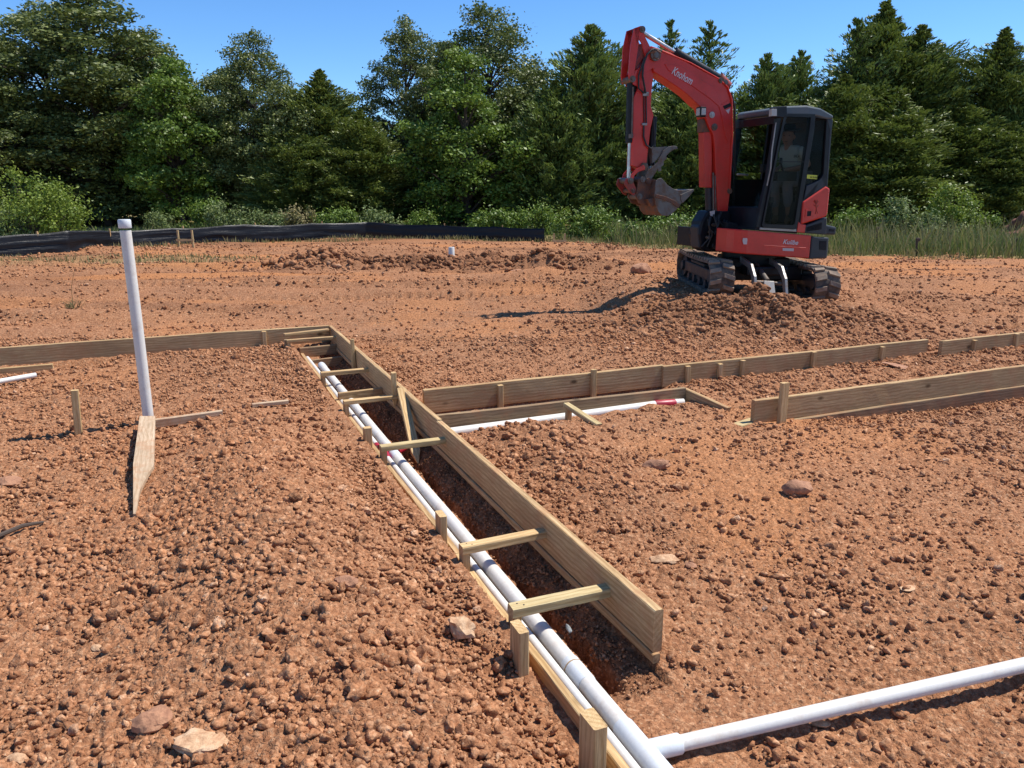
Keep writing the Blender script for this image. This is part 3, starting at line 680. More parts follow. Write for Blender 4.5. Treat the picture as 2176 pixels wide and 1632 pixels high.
# posts under each brace
BR = [(.325, .125, .052, .040, 'new'), (.885, .120, .050, .036, 'stake'), (2.36, .120, .048, .034, 'new'), (3.50, .115, .045, .032, 'stake'), (4.48, .120, .045, .036, 'stake'), (6.00, .135, .042, .030, 'wood')]
bl = ['nearest pale yellow cross brace over the white pipes', 'second cross brace from the viewer, weathered brown on top', 'pale cross brace just beyond the slanting prop and the red pipe joint side',
      'slim cross brace at the middle of the far half of the trench', 'slim cross brace near the upright stake at the far half of the trench', 'grey cross brace at the far end of the trench below the corner']
pl_ = ['post under the nearest pale cross brace', 'post under the second cross brace from the viewer', 'post under the pale cross brace beside the red pipe joint', 'post under the slim middle brace', 'post under the slim brace near the upright stake', 'post under the farthest grey cross brace']
for i, (s, zt, w, h_, mt) in enumerate(BR):
    m_ = M['wood_' + mt] if mt != 'wood' else M['wood']
    lt = -.412 if i < 5 else -.50
    board('cross_brace', ST(s - .004 * i, lt, zt - h_ / 2), ST(s + .012 * (i % 2), .0, zt - h_ / 2 - .004), h_, w * 1.05, m_, bl[i], 'cross brace', 'cross braces over the trench', 40 + i, warp=.002)
    if i < 4:
        for (tn, dn) in ((lt + .03, .008), (lt + .05, -.010)):
            mbn = MB(); qn = ST(s + dn, tn, zt - .004); mbn.tube([qn, qn + Vector((0, 0, .0052))], .0032, 8); no = obj('nail', mbn, M['hose']); br = bpy.data.objects[[k.name for k in bpy.data.objects if k.get('label') == bl[i]][0]]; no.parent = br; no.matrix_parent_inverse = br.matrix_world.inverted()
    stake(s + (.004 if i < 5 else .0), lt + .02, -.14, zt - h_ - .001, .036, .05, M['wood_stake'], pl_[i], 60 + i)
board('cross_brace', ST(3.98, -.36, .02), ST(4.0, -.004, .02), .062, .036, M['wood'], 'low brace set on edge between the two slim braces, below their level', 'cross brace', 'cross braces over the trench', 71)
# far end pieces
board('cross_brace', ST(6.16, -.50, .155), ST(6.31, -.02, .150), .028, .05, M['wood'], 'slanting flat lath lying across the far corner of the trench', 'cross brace', 'cross braces over the trench', 72)
board('form_board', ST(5.93, -.38, .0), ST(5.97, -.0, .005), .10, .034, M['wood_old'], 'reddish plank across the far end of the trench, upper one', 'form board', FB, 73)
board('form_board', ST(5.62, -.36, -.065), ST(5.66, -.0, -.06), .09, .034, M['wood_old'], 'grey plank across the far end of the trench, lower one', 'form board', FB, 74)
# upright stakes on the tall board
stake(4.99, -.022, -.08, .275, .032, .05, M['wood_stake'], 'upright stake nailed on the inner face of the tall plank near the far end', 80, lean=(.03, .0))
stake(3.52, -.020, .01, .285, .036, .045, M['wood_stake'], 'upright stake with a pointed foot on the inner face of the tall plank', 81, point=.07)
board('prop', ST(3.36, -.008, .19), ST(2.55, -.125, -.10), .034, .062, M['wood_stake'], 'pointed prop leaning down into the trench from the tall plank', 'prop', None, 82, point=.12, warp=.002)
# stakes on the far form
def fstake(px, ptop, pbot, label, seed, sline, w=.042, th=.036, z1=None):
    s, t = GS(px, ptop, z1 if z1 is not None else .18)
    stake(sline - .019 - th / 2, t, -.06, z1 if z1 is not None else .18, w, th, M['wood_stake'], label, seed)
fstake(1053, 812, 868, 'short stake on the far form left of the tall one', 90, y0, z1=.165)
fstake(1232, 772, 850, 'stake standing taller than the far form behind the side pipe', 91, y0, z1=.215)
fstake(1451, 774, 822, 'first of the three close stakes right of the plank joint', 92, y0 - .026, z1=.168)
fstake(1515, 768, 812, 'second of the three close stakes right of the plank joint', 93, y0 - .025, z1=.158)
fstake(1563, 761, 806, 'third of the three close stakes right of the plank joint', 94, y0 - .025, z1=.168)
fstake(1704, 741, 790, 'stake on the far form directly behind the tall right stake', 95, y0 - .022, z1=.178)
fstake(1854, 732, 768, 'stake on the far form near its last plank', 96, y0 - .022, z1=.158)
fstake(2024, 714, 738, 'first stake on the plank beyond the gap', 97, y0 - .145, z1=.16)
fstake(2119, 702, 733, 'second stake on the plank beyond the gap at the far right', 98, y0 - .135, z1=.178)
fstake(563, 708, 738, 'small stake on the far left form between the standpipe and the trench', 99, 6.375, z1=.175)
s_, t_ = GS(1660, 903, -.0)
stake(s_, t_ , -.12, .305, .062, .036, M['wood_stake'], 'tall stake in front of the raised right plank', 100, lean=(.012, .012))
g = G(167, 926, 0); tp = AT(159, 829, g.y)
board('stake', tp, Vector((g.x, g.y - .005, -.1)), .045, .032, M['wood_stake'], 'lone thin stake in open clay left of the standpipe', 'stake', SG, 101, warp=.001)
# small bridge brace on the side footing
s1_, t1_ = GS(1203, 862, .11)
stake(s1_ + .0, t1_ + .02, -.06, .095, .04, .04, M['wood_stake'], 'short post holding the stub brace over the side pipe', 102)
board('cross_brace', ST(s1_ + .03, t1_ + .015, .112), ST(s1_ - .42, t1_ + .04, .075), .032, .05, M['wood_new'], 'short pale brace reaching over the side pipe to the clay bank', 'cross brace', 'cross braces over the trench', 103)
# buried form pieces on the left mound
a = GS(297, 884, .10); 
def gst(px, py, z): 
    q = G(px, py, z); return q
_o = gst(308, 1000, .12); _x = (gst(313, 884, .13) - gst(287, 1090, .09)).normalized(); _y = Vector((0, 0, 1)).cross(_x).normalized(); _z = _x.cross(_y)
_M = Matrix((_x, _y, _z)).transposed().to_4x4(); _M.translation = _o; _Mi = _M.inverted()
_lp = [gst(297, 884, .13), gst(283, 985, .125), gst(283, 1092, .09), gst(289, 1092, .09), gst(297, 1042, .10), gst(316, 1004, .115), gst(327, 988, .12), gst(330, 884, .13)]
mb = MB(); mb.prism([_Mi @ (k - Vector((0, 0, .022))) for k in _lp], [_Mi @ k for k in _lp]); me = mb.mesh('plank'); fix_normals(me); me.materials.append(M['osb'])
o = bpy.data.objects.new('plank', me); C.objects.link(o); o.matrix_world = _M; tag(o, 'dusty flat plank tapering toward the viewer from the foot of the standpipe', 'plank')
q0 = gst(330, 893, .115); q1 = gst(472, 873, .12)
board('plank', q0 + Vector((0, 0, -.02)), q1 + Vector((0, 0, -.02)), .06, .032, M['osb'], 'buried plank edge just right of the foot of the standpipe', 'plank', None, 112)
q0 = gst(535, 857, .12); q1 = gst(612, 850, .11)
board('plank', q0 + Vector((0, 0, -.012)), q1 + Vector((0, 0, -.012)), .03, .032, M['osb'], 'short buried plank edge showing on top of the left mound', 'plank', None, 113)
# dark stick at left
q0 = G(-10, 1138, .03); q1 = G(92, 1106, .03); g0 = gz(q1.x, q1.y)
mb = MB(); mb.tube([q0 + Vector((0, 0, g0)), (q0 + q1) / 2 + Vector((0, .02, g0 + .01)), q1 + Vector((0, 0, g0))], [.012, .011, .006], 7)
tag(obj('stick', mb, M['bark'], smooth=True), 'thin dark stick lying on the clay at the left edge', 'stick')

# ---------------------------------------------------------------- pipes
def pipe(name, pts, r, label, cat, group=None, mat=None, extra=()):
    root = empty(name, pts[0], label, cat, group)
    mb = MB(); mb.tube(pts, r, 28); obj('pipe_wall', mb, mat or M['pvc'], root, root, smooth=True)
    for (nm, q0, q1, rr, mm) in extra:
        mb = MB(); q0 = Vector(q0); q1 = Vector(q1); d = (q1 - q0)
        mb.tube([q0, q0 + d * .03, q0 + d * .97, q1], [rr * .95, rr, rr, rr * .95], 28); obj(nm, mb, mm, root, root, smooth=True)
    return root
RP = .033
mz = .0
mz = -.022
mp_pts = [ST(-1.4, -.272, mz - .01), ST(-.4, -.272, mz), ST(.5, -.27, mz), ST(1.5, -.266, mz - .004), ST(2.6, -.27, mz - .01), ST(4, -.262, mz - .012), ST(5.42, -.255, mz - .012)]
pipe('drain_pipe', mp_pts, RP, 'thick white plastic pipe lying along the left of the trench', 'pipe', None, extra=[
    ('coupling', ST(-.02, -.272, mz), ST(.115, -.271, mz), RP * 1.10, M['pvc_fit']),
    ('glue_ring', ST(.078, -.2715, mz), ST(.083, -.2715, mz), RP * 1.13, M['glue']),
    ('tee_fitting', ST(-.50, -.272, mz), ST(-.255, -.272, mz), RP * 1.14, M['pvc_fit']),
    ('primer_band', ST(2.60, -.27, mz - .01), ST(2.66, -.27, mz - .01), RP * 1.02, M['primer']),
    ('coupling', ST(2.50, -.27, mz - .01), ST(2.60, -.27, mz - .01), RP * 1.10, M['pvc_fit']),
    ('coupling', ST(5.26, -.256, mz - .012), ST(5.40, -.255, mz - .012), RP * 1.08, M['pvc_fit'])])
thin = [ST(-1.4, -.345, -.012), ST(.2, -.338, -.014), ST(1.6, -.334, -.020), ST(2.5, -.332, -.022), ST(2.62, -.318, -.022)]
pipe('supply_pipe', thin, .0175, 'thin white plastic pipe between the low left plank and the thick pipe, near run', 'pipe', 'thin white pipes', extra=[('primer_band', ST(2.50, -.332, -.022), ST(2.63, -.317, -.022), .0185, M['primer'])])
thin = [ST(2.74, -.336, -.022), ST(4.2, -.336, -.022), ST(5.75, -.336, -.02)]
pipe('supply_pipe', thin, .0175, 'thin white plastic pipe beyond the red joint, far run', 'pipe', 'thin white pipes', extra=[('primer_band', ST(2.74, -.336, -.022), ST(2.80, -.336, -.022), .0185, M['primer'])])
pipe('pipe_tee', [ST(2.66, -.235, -.04), ST(2.74, -.165, -.045)], .026, 'red primed tee joining the pipes beside the middle of the trench', 'pipe fitting', mat=M['primer'])
# branch to the right
b0 = ST(-.378, -.262, -.02); b1 = G(1470, 1553, .03); b2 = G(2176, 1413, .045); d = (b2 - b1)
bd = (b1 - b0).normalized()
d = b2 - b0; bd = d.normalized(); bp = [b0 + bd * .03, b0 + d * .3, b0 + d * .65, b2, b2 + d * 1.6]
pipe('branch_pipe', bp, .0245, 'white plastic pipe running from the tee to the right edge of the photo', 'pipe', extra=[('socket', b0, b0 + bd * .11, .0315, M['pvc_fit'])])
# side pipe in the right footing
pipe('side_pipe', [ST(2.815, .05, -.01), ST(2.83, 1.0, -.008), ST(2.835, 1.95, .0), ST(2.80, 2.10, -.0)], .036, 'white plastic pipe lying in the side footing in front of the dark low plank', 'pipe',
     extra=[('primer_band', ST(2.836, 1.86, .002), ST(2.815, 2.03, .0), .0375, M['primer'])])
# standpipe
g = G(315, 885, .08); st_r = .047
root = empty('standpipe', (g.x, g.y, gz(g.x, g.y)), 'tall upright white plastic pipe with a cap standing in the clay at left', 'pipe')
mb = MB(); mb.tube([(g.x, g.y, -.1), (g.x + .0, g.y, .7), (g.x - .004, g.y, 1.36)], .0355, 28); obj('pipe_wall', mb, M['pvc'], root, root, smooth=True)
mb = MB(); mb.tube([(g.x - .004, g.y, 1.375), (g.x - .004, g.y, 1.378), (g.x - .004, g.y, 1.425), (g.x - .004, g.y, 1.431)], [.0385, .0405, .0405, .037], 28); obj('cap', mb, M['pvc_fit'], root, root, smooth=True)
q = [G(-160, 850, .05), G(-10, 812, .05), G(76, 797, .05)]
pipe('loose_pipe', [q[0], q[1], q[2]], .022, 'short end of white pipe poking out of the clay at the left edge', 'pipe')
g = G(960, 566, .0); zz = gz(g.x, g.y)
mb = MB(); mb.tube([(g.x, g.y, zz - .1), (g.x, g.y, .40), (g.x, g.y, .41)], [.065, .065, .06], 20)
tag(obj('pipe_stub', mb, M['pvc'], smooth=True), 'short grey white pipe stub standing by the far clay heaps', 'pipe')
g = ST(.16, -.205, .01)
v, f = rock_shape(2, 44, .5, .3); me = np_mesh('stone', v * np.array([.012, .035, .016]), f, smooth=False); me.materials.append(M['rock_grey'])
o = bpy.data.objects.new('stone', me); C.objects.link(o); o.location = ST(.27, -.195, .01); o.rotation_euler = (0, .4, .4); tag(o, 'small grey stone wedged against the thick pipe under the nearest brace', 'stone', 'stones lying on the clay')
# roots and straw in the trench
mb = MB()
for i in range(46):
    s = rnd.uniform(.4, 6.0); t = -.12 + rnd.gauss(0, .012); q = ST(s, t, rnd.uniform(-.14, -.08)); pts = [q]
    for k in range(3): q = q + Vector((rnd.gauss(0, .018), rnd.gauss(0, .018), rnd.uniform(-.045, .02))); pts.append(q)
    mb.tube(pts, .0016, 3, False)
tag(obj('root_hairs', mb, M['twig'], fix=False), 'fine dry rootlets hanging from the cut clay inside the trench', None, None, 'stuff')
mb = MB()
for i in range(900):
    if i < 600: x, y = rnd.gauss(-.6, 1.8), rnd.gauss(9.2, 1.0)
    else: x, y = rnd.uniform(-1.5, 4), rnd.uniform(5.5, 14)
    if blocked(np.array([x]), np.array([y]))[0]: continue
    z = gz(x, y) + .02; a = rnd.gauss(.3, .7); l = rnd.uniform(.02, .07)
    mb.tube([(x, y, z), (x + l * math.cos(a), y + l * math.sin(a), z + rnd.uniform(-.008, .014))], .002, 3, False)
tag(obj('straw_litter', mb, M['twig'], fix=False), 'scattered straw and rootlets on the packed clay', None, None, 'stuff')
print('lumber', round(time.time() - T0, 1))
SUN_E, SKY_S, EXPO = 4.7, .135, 0.50
# ---------------------------------------------------------------- excavator
F2 = Vector((-.94, -.342, 0)).normalized(); L2 = Vector((-F2.y, F2.x, 0)); L2 = L2 if L2.y < 0 else -L2
MO = Vector((MX, MY, 0))
def PT(a, l, h): return MO + F2 * a + L2 * l + Vector((0, 0, h))
def UP(px, py, l):
    r = ray(px, py); c = Vector((0, 0, HC)) - MO
    k = (l - c.dot(L2)) / r.dot(L2); p = Vector((0, 0, HC)) + r * k - MO
    return p.dot(F2), p.z
def c1(X, Y): return 1280 + X / 3.4, 20 + Y / 3.4
def c2(X, Y): return 1420 + X / 3.5475, 200 + Y / 3.5475
def plate(mb, poly, crop, lref, l0, l1, shrink=None):
    ah = [UP(*crop(x, y), lref) for x, y in poly]
    mb.prism([PT(a, l0, h) for a, h in ah], [PT(a, l1, h) for a, h in ah])
EX = empty('excavator', (MX, MY, MZ), 'red mini excavator with black cab and raised bucket, parked on a heap of clay', 'excavator')
def part(name, mb, mat, parent=None, bevel=0, smooth=False):
    return obj(name, mb, mat, parent or EX, EX, smooth=smooth, bevel=bevel)
def P1(X, Y, l): a, h = UP(*c1(X, Y), l); return PT(a, l, h)
def P2_(X, Y, l): a, h = UP(*c2(X, Y), l); return PT(a, l, h)

# --- undercarriage
ROLL = .07
def TW(x, y, z): return Vector((MX + x, MY + y, MZ + z - ROLL * x))
hl, rt = .84, .215
def belt_path(n=120, off=0.0):
    r = rt + off; per = 4 * hl + 2 * math.pi * r; out = []
    for i in range(n):
        d = per * i / n
        if d < 2 * hl: y, z, ny, nz = -hl + d, rt + .03 + r, 0, 1
        elif d < 2 * hl + math.pi * r:
            t = (d - 2 * hl) / r; y, z, ny, nz = hl + r * math.sin(t), rt + .03 + r * math.cos(t), math.sin(t), math.cos(t)
        elif d < 4 * hl + math.pi * r: y, z, ny, nz = hl - (d - 2 * hl - math.pi * r), rt + .03 - r, 0, -1
        else:
            t = (d - 4 * hl - math.pi * r) / r; y, z, ny, nz = -hl - r * math.sin(t), rt + .03 - r * math.cos(t), -math.sin(t), -math.cos(t)
        if nz > .9 and abs(y) < hl: z -= .018 * (1 - (y / hl) ** 2)
        out.append((y, z, ny, nz))
    return out
for sx, lab in ((-.69, None), (.69, None)):
    wd = .16
    mb = MB(); po = belt_path(96, .0); pi_ = belt_path(96, -.035); n = 96; vs = []
    for k in range(n):
        for (x, pth) in ((sx - wd, po), (sx + wd, po), (sx + wd, pi_), (sx - wd, pi_)): vs.append(TW(x, pth[k][0], pth[k][1]))
    fs = []
    for k in range(n):
        k2 = (k + 1) % n
        for q in range(4): fs.append((k * 4 + q, k * 4 + (q + 1) % 4, k2 * 4 + (q + 1) % 4, k2 * 4 + q))
    mb.add(vs, fs); tr = part('track', mb, M['rubber'])
    mb = MB(); nl = 34; pth = belt_path(nl * 8, .0)
    for k in range(nl):
        for half in (0, 1):
            base = k * 8 + (4 if half else 0)
            x0, x1 = (sx - wd - .004, sx - .012) if half == 0 else (sx + .012, sx + wd + .004)
            idx = [(base + d) % len(pth) for d in (0, 3)] ; sh = [(base + d) % len(pth) for d in (2, 5)]
            outer, inner = (x0, x1) if half == 0 else (x1, x0)
            lo, hi = [], []
            for (x, ids) in ((outer, idx), (inner, sh)):
                for q in ids:
                    y, z, ny, nz = pth[q]; lo.append(TW(x, y - ny * .004, z - nz * .004)); hi.append((x, y, z, ny, nz))
            mid = sum((h_[0] for h_ in hi)) / 4
            hp = []
            for (x, y, z, ny, nz) in hi:
                hp.append(TW(mid + (x - mid) * .9, y + ny * .03, z + nz * .03))
            lo = [lo[0], lo[1], lo[3], lo[2]]; hp = [hp[0], hp[1], hp[3], hp[2]]
            mb.prism(lo, hp)
    part('tread_lugs', mb, M['lug'], tr, bevel=.004)
    mb = MB(); ox = -1 if sx < 0 else 1
    mb.box(TW(sx, 0, .26), (.20, 1.5, .15)); mb.box(TW(sx, 0, .17), (.13, 1.35, .10)); mb.box(TW(sx, .1, .35), (.14, .8, .05))
    part('track_frame', mb, M['dgrey'], tr, bevel=.015)
    for (yy, zz, rr) in ((-hl, .245, .165), (hl, .245, .16)):
        mb = MB(); mb.tube([TW(sx - .09, yy, zz), TW(sx + .09, yy, zz)], rr, 26); mb.tube([TW(sx - .13, yy, zz), TW(sx + .13, yy, zz)], rr * .45, 18)
        part('idler_wheel', mb, M['dgrey'], tr, smooth=True, bevel=.006)
    for yy in (-.5, -.17, .17, .5):
        mb = MB(); mb.tube([TW(sx - .10, yy, .105), TW(sx + .10, yy, .105)], .065, 18); part('track_roller', mb, M['dgrey'], tr, smooth=True)
mb = MB(); mb.box(TW(0, 0, .30), (1.2, .72, .20)); mb.box(TW(0, 0, .44), (.8, .8, .14)); mb.box(TW(0, -.25, .36), (.55, .9, .12))
part('chassis', mb, M['black'], bevel=.02)
mb = MB(); mb.tube([TW(0, 0, .48), TW(0, 0, .66)], .43, 40); part('slew_ring', mb, M['black'], smooth=True)
bl_ = empty('dozer_blade', EX.location, None, None); bl_.parent = EX; bl_.location = (0, 0, 0)
bl_.name = 'dozer_blade'
for x in (-.30, .10):
    mb = MB(); prof = [(-.42, .44), (-.8, .40), (-.98, .30), (-1.16, -.02), (-1.24, -.02), (-1.10, .32), (-.92, .46), (-.42, .52)]
    mb.prism([TW(x, y, z) for y, z in prof], [TW(x + .035, y, z) for y, z in prof]); part('blade_arm', mb, M['steel_lt'], bl_, bevel=.004)
mb = MB(); mb.prism([TW(-.155, y, z) for y, z in [(-1.02, .24), (-1.06, .27), (-1.24, -.02), (-1.19, -.05)]], [TW(-.02, y, z) for y, z in [(-1.02, .24), (-1.06, .27), (-1.24, -.02), (-1.19, -.05)]])
part('cylinder_guard', mb, M['steel_lt'], bl_, bevel=.006)
mb = MB(); mb.tube([TW(-.30, -1.02, .24), TW(.12, -1.02, .24)], .022, 12); mb.tube([TW(-.09, -.5, .42), TW(-.09, -1.0, .26)], .035, 14); part('blade_cylinder', mb, M['steel'], bl_, smooth=True)
mb = MB(); prof = [(-1.20, -.25), (-1.30, -.18), (-1.27, -.05), (-1.22, -.03), (-1.25, -.1), (-1.26, -.18), (-1.19, -.22)]
mb.prism([TW(-.84, y, z) for y, z in prof], [TW(.84, y, z) for y, z in prof]); part('blade_plate', mb, M['red_dirty'], bl_, bevel=.004)

# --- house
LS = .75
a_r, h_rt = UP(*c2(1080, 1065), LS); _, h_rb = UP(*c2(1080, 1238), LS)
a_f, h_ft = UP(*c2(600, 1025), LS); _, h_fb = UP(*c2(600, 1205), LS)
a_b, _ = UP(*c2(1250, 1150), LS)
print('house a', a_r, a_f, a_b, 'h', h_rt, h_rb, h_ft, h_fb)
def lin(a, h0, h1): return h0 + (a - a_r) / (a_f - a_r) * (h1 - h0)
def plan(mb, poly, fb, ft): mb.prism([PT(a, l, fb(a)) for a, l in poly], [PT(a, l, ft(a)) for a, l in poly])
hb = lambda a: lin(a, h_rb, h_fb); ht = lambda a: lin(a, h_rt, h_ft)
af = a_f
mb = MB(); poly = [(a_r, LS), (af, LS), (af + .07, LS - .02), (af + .14, LS - .09), (af + .18, LS - .20), (af + .19, LS - .36), (af + .19, LS - .42), (a_r, LS - .42)]
plan(mb, poly, hb, ht); part('side_skirt', mb, M['red'], bevel=.014)
mb = MB()   # pressed crease on the skirt
q0 = P2_(720, 1140, LS + .0); q1 = P2_(1035, 1160, LS)
mb.tube([q0, q1], [.006, .008], 6); part('skirt_crease', mb, M['red'], smooth=True)
mb = MB(); poly = [(a_r + .02, LS - .4), (af + .15, LS - .4), (af + .15, -.70), (a_r, -.70)]
plan(mb, poly, lambda a: hb(a) + .02, lambda a: ht(a) - .02); part('deck', mb, M['black'], bevel=.01)
for lab in (0,):
    mb = MB(); poly = [(a_r - .006, LS), (a_r - .006, -.75), (a_b + .1, -.72), (a_b - .04, -.45), (a_b - .09, 0), (a_b - .06, .40), (a_b + .03, LS - .10), (a_b + .10, LS)]
    plan(mb, poly, lambda a: hb(a) - .01 + .25 * max(0, (a_r - a) - .2), lambda a: ht(a) - .01); part('counterweight', mb, M['dgrey'], bevel=.02)
    mb = MB(); plate(mb, [(1140, 1105), (1190, 1108), (1187, 1178), (1137, 1172)], c2, LS, LS - .02, LS + .004); part('counterweight_slot', mb, M['inner'])
mb = MB(); plate(mb, [(1190, 985), (1272, 1003), (1262, 1062), (1185, 1060)], c2, LS - .12, -.6, LS - .12); cwt = part('rear_bumper', mb, M['dgrey'], bevel=.02)
mb = MB(); plate(mb, [(1213, 1016), (1252, 1020), (1250, 1037), (1213, 1035)], c2, LS - .117, LS - .14, LS - .116); part('bumper_slot', mb, M['inner'], cwt)
# --- rear hood (red) and vent
mb = MB(); plate(mb, [(1015, 812), (1192, 692), (1222, 712), (1203, 905), (1190, 925), (1002, 985)], c2, LS, LS - .12, LS); hood = part('rear_hood', mb, M['red'], bevel=.022)
mb = MB(); plate(mb, [(1020, 815), (1190, 700), (1218, 716), (1200, 905), (1190, 925), (1002, 985)], c2, LS, -.72, LS - .12); part('engine_cover', mb, M['dgrey'], bevel=.02)
mb = MB(); plate(mb, [(1002, 980), (1040, 985), (1030, 1046), (972, 1040), (982, 960)], c2, LS, LS - .06, LS - .002); part('hood_trim', mb, M['red'], hood, bevel=.006)
mb = MB()
for pl2 in ([(1035, 868), (1090, 866), (1086, 880), (1046, 882)], [(1035, 868), (1046, 882), (1042, 922), (1030, 930)], [(1030, 930), (1042, 922), (1082, 916), (1084, 928)], [(1090, 866), (1084, 928), (1074, 918), (1078, 880)]):
    plate(mb, pl2, c2, LS, LS - .01, LS + .006)
part('hood_latch_frame', mb, M['red'], hood)
mb = MB(); plate(mb, [(1046, 882), (1078, 880), (1074, 918), (1042, 922)], c2, LS, LS - .01, LS + .003); part('hood_latch', mb, M['inner'], hood)
mb = MB(); plate(mb, [(1038, 990), (1198, 928), (1194, 1060), (1030, 1046)], c2, LS - .004, -.6, LS - .006); vent = part('rear_lower_panel', mb, M['dgrey'], bevel=.01)
mb = MB()
for k in range(11):
    x = 1048 + k * 10.5; mb.prism([P2_(x, 1004 - k * 3.6, LS - .001), P2_(x + 5, 1002 - k * 3.6, LS - .001), P2_(x + 1, 1036 - k * 1.6, LS - .001), P2_(x - 4, 1036 - k * 1.6, LS - .001)],
                                  [p + L2 * .006 for p in (P2_(x, 1004 - k * 3.6, LS - .001), P2_(x + 5, 1002 - k * 3.6, LS - .001), P2_(x + 1, 1036 - k * 1.6, LS - .001), P2_(x - 4, 1036 - k * 1.6, LS - .001))])
part('vent_slats', mb, M['inner'], vent)
mb = MB()   # small antler-like emblem on the hood
for (x0, y0_, x1, y1) in ((1118, 870, 1112, 800), (1114, 825, 1098, 805), (1114, 835, 1132, 808), (1116, 850, 1096, 832), (1117, 856, 1134, 835), (1118, 868, 1108, 905), (1118, 868, 1128, 900), (1109, 810, 1104, 795), (1122, 822, 1124, 795)):
    mb.tube([P2_(x0, y0_, LS + .003), P2_(x1, y1, LS + .003)], .004, 5)
part('hood_emblem', mb, M['red_dirty'], hood)

# --- cab
CN, CF = .735, -.12       # near and far side of the cab
CAB = empty('cab', (0, 0, 0), None, None); CAB.parent = EX
frame_polys = {
 'front_pillar': [(812, 165), (866, 150), (848, 240), (838, 320), (790, 600), (714, 985), (712, 1010), (664, 1008), (684, 900), (742, 640), (790, 330)],
 'door_pillar': [(1066, 165), (1112, 155), (1104, 260), (972, 1046), (938, 1040), (950, 985), (1058, 260)],
 'rear_pillar': [(1196, 170), (1240, 172), (1230, 270), (1198, 706), (1176, 722), (1150, 640), (1170, 600)],
 'lower_rear_panel': [(1036, 690), (1050, 686), (1142, 646), (1152, 640), (1197, 700), (1190, 692), (1012, 812), (1000, 985), (978, 985)],
}
for nm, poly in frame_polys.items():
    if nm == 'lower_rear_panel': poly = [(1044, 690), (1060, 684), (1140, 648), (1156, 628), (1192, 690), (1012, 808), (1000, 980), (985, 985)]
    for (l0, l1) in ((CN - .05, CN), (CF, CF + .05)):
        mb = MB(); plate(mb, poly, c2, CN, l0, l1); part(nm, mb, M['black'] if nm != 'lower_rear_panel' else M['dgrey'], CAB, bevel=.007)
mb = MB(); plate(mb, [(1196, 190), (1242, 190), (1232, 268), (1199, 706), (1188, 700), (1216, 270)], c2, CN, CF, CN + .004); part('rear_shell_edge', mb, M['dgrey'], CAB, bevel=.006)
# roof
mb = MB(); plate(mb, [(832, 108), (860, 92), (1040, 86), (1150, 108), (1240, 160), (1240, 186), (1196, 190), (1110, 166), (1060, 160), (872, 156), (834, 150)], c2, CN, CF - .02, CN + .015); part('roof', mb, M['roof'], CAB, bevel=.02)
mb = MB(); plate(mb, [(820, 150), (1236, 178), (1230, 205), (1110, 178), (860, 172), (818, 185)], c2, CN, CF + .002, CF + .05)
plate(mb, [(866, 150), (1070, 150), (1190, 172), (1190, 192), (1100, 176), (864, 172)], c2, CN, CN - .05, CN - .002)
plate(mb, [(800, 165), (850, 160), (838, 215), (796, 225)], c2, CN, CF, CN - .002); plate(mb, [(1205, 170), (1238, 175), (1230, 230), (1205, 225)], c2, CN, CF, CN - .01)
part('top_rail', mb, M['black'], CAB, bevel=.005)
# lower body of the cab: front panel, far side panel, sill
mb = MB(); plate(mb, [(664, 1010), (700, 860), (720, 850), (690, 1010)], c2, CN, CF, CN - .05); part('front_lower_panel', mb, M['black'], CAB, bevel=.006)
mb = MB(); plate(mb, [(742, 640), (1060, 640), (972, 1040), (668, 1008)], c2, CN, CF, CF + .03); part('far_side_panel', mb, M['inner'], CAB)
mb = MB(); plate(mb, [(660, 1006), (975, 1030), (975, 1052), (655, 1026)], c2, CN, CF, CN - .01); part('cab_floor', mb, M['inner'], CAB)
mb = MB(); plate(mb, [(690, 1005), (962, 1018), (962, 1038), (686, 1022)], c2, CN, CN - .04, CN + .012); part('door_sill', mb, M['steel_lt'], CAB, bevel=.004)
# door: frame and pane
DOOR = empty('door', (0, 0, 0), None, None); DOOR.parent = CAB
mb = MB(); out_ = [(868, 150), (1100, 152), (1094, 235), (962, 1012), (942, 1020), (712, 1006), (700, 990), (712, 930), (836, 300)]; inn = [(886, 170), (1068, 176), (1060, 250), (946, 975), (934, 986), (726, 980), (716, 972), (722, 930), (852, 300)]
for i in range(len(out_)):
    j = (i + 1) % len(out_); plate(mb, [out_[i], out_[j], inn[j], inn[i]], c2, CN, CN + .002, CN + .02)
part('door_frame', mb, M['black'], DOOR)
mb = MB(); plate(mb, inn, c2, CN, CN + .006, CN + .011); part('pane', mb, M['glass'], DOOR)
mb = MB(); plate(mb, [(800, 507), (1024, 509), (1023, 514), (800, 512)], c2, CN, CN + .012, CN + .02); part('door_bar', mb, M['black'], DOOR)
mb = MB(); mb.tube([P2_(812, 215, CN + .03), P2_(782, 420, CN + .045), P2_(772, 560, CN + .045), P2_(744, 690, CN + .03)], .008, 8); part('grab_handle', mb, M['steel_lt'], CAB, smooth=True)
# rear side window, windscreen, back window, far side glass
WIN = [(1122, 190), (1196, 196), (1168, 600), (1146, 640), (1052, 682), (1046, 668), (1092, 350)]
for l in (CN - .03, CF + .02):
    mb = MB(); plate(mb, WIN, c2, CN, l, l + .005); part('side_window', mb, M['glass'], CAB)
mb = MB(); plate(mb, [(800, 225), (806, 225), (716, 850), (708, 850)], c2, CN, CF + .05, CN - .05); part('windscreen', mb, M['glass'], CAB)
mb = MB(); plate(mb, [(1222, 230), (1226, 230), (1188, 690), (1184, 690)], c2, CN, CF + .05, CN - .05); part('back_window', mb, M['glass'], CAB)
mb = MB(); plate(mb, [(886, 170), (1068, 176), (1060, 640), (742, 640), (836, 300)], c2, CN, CF + .02, CF + .025); part('far_window', mb, M['glass'], CAB)
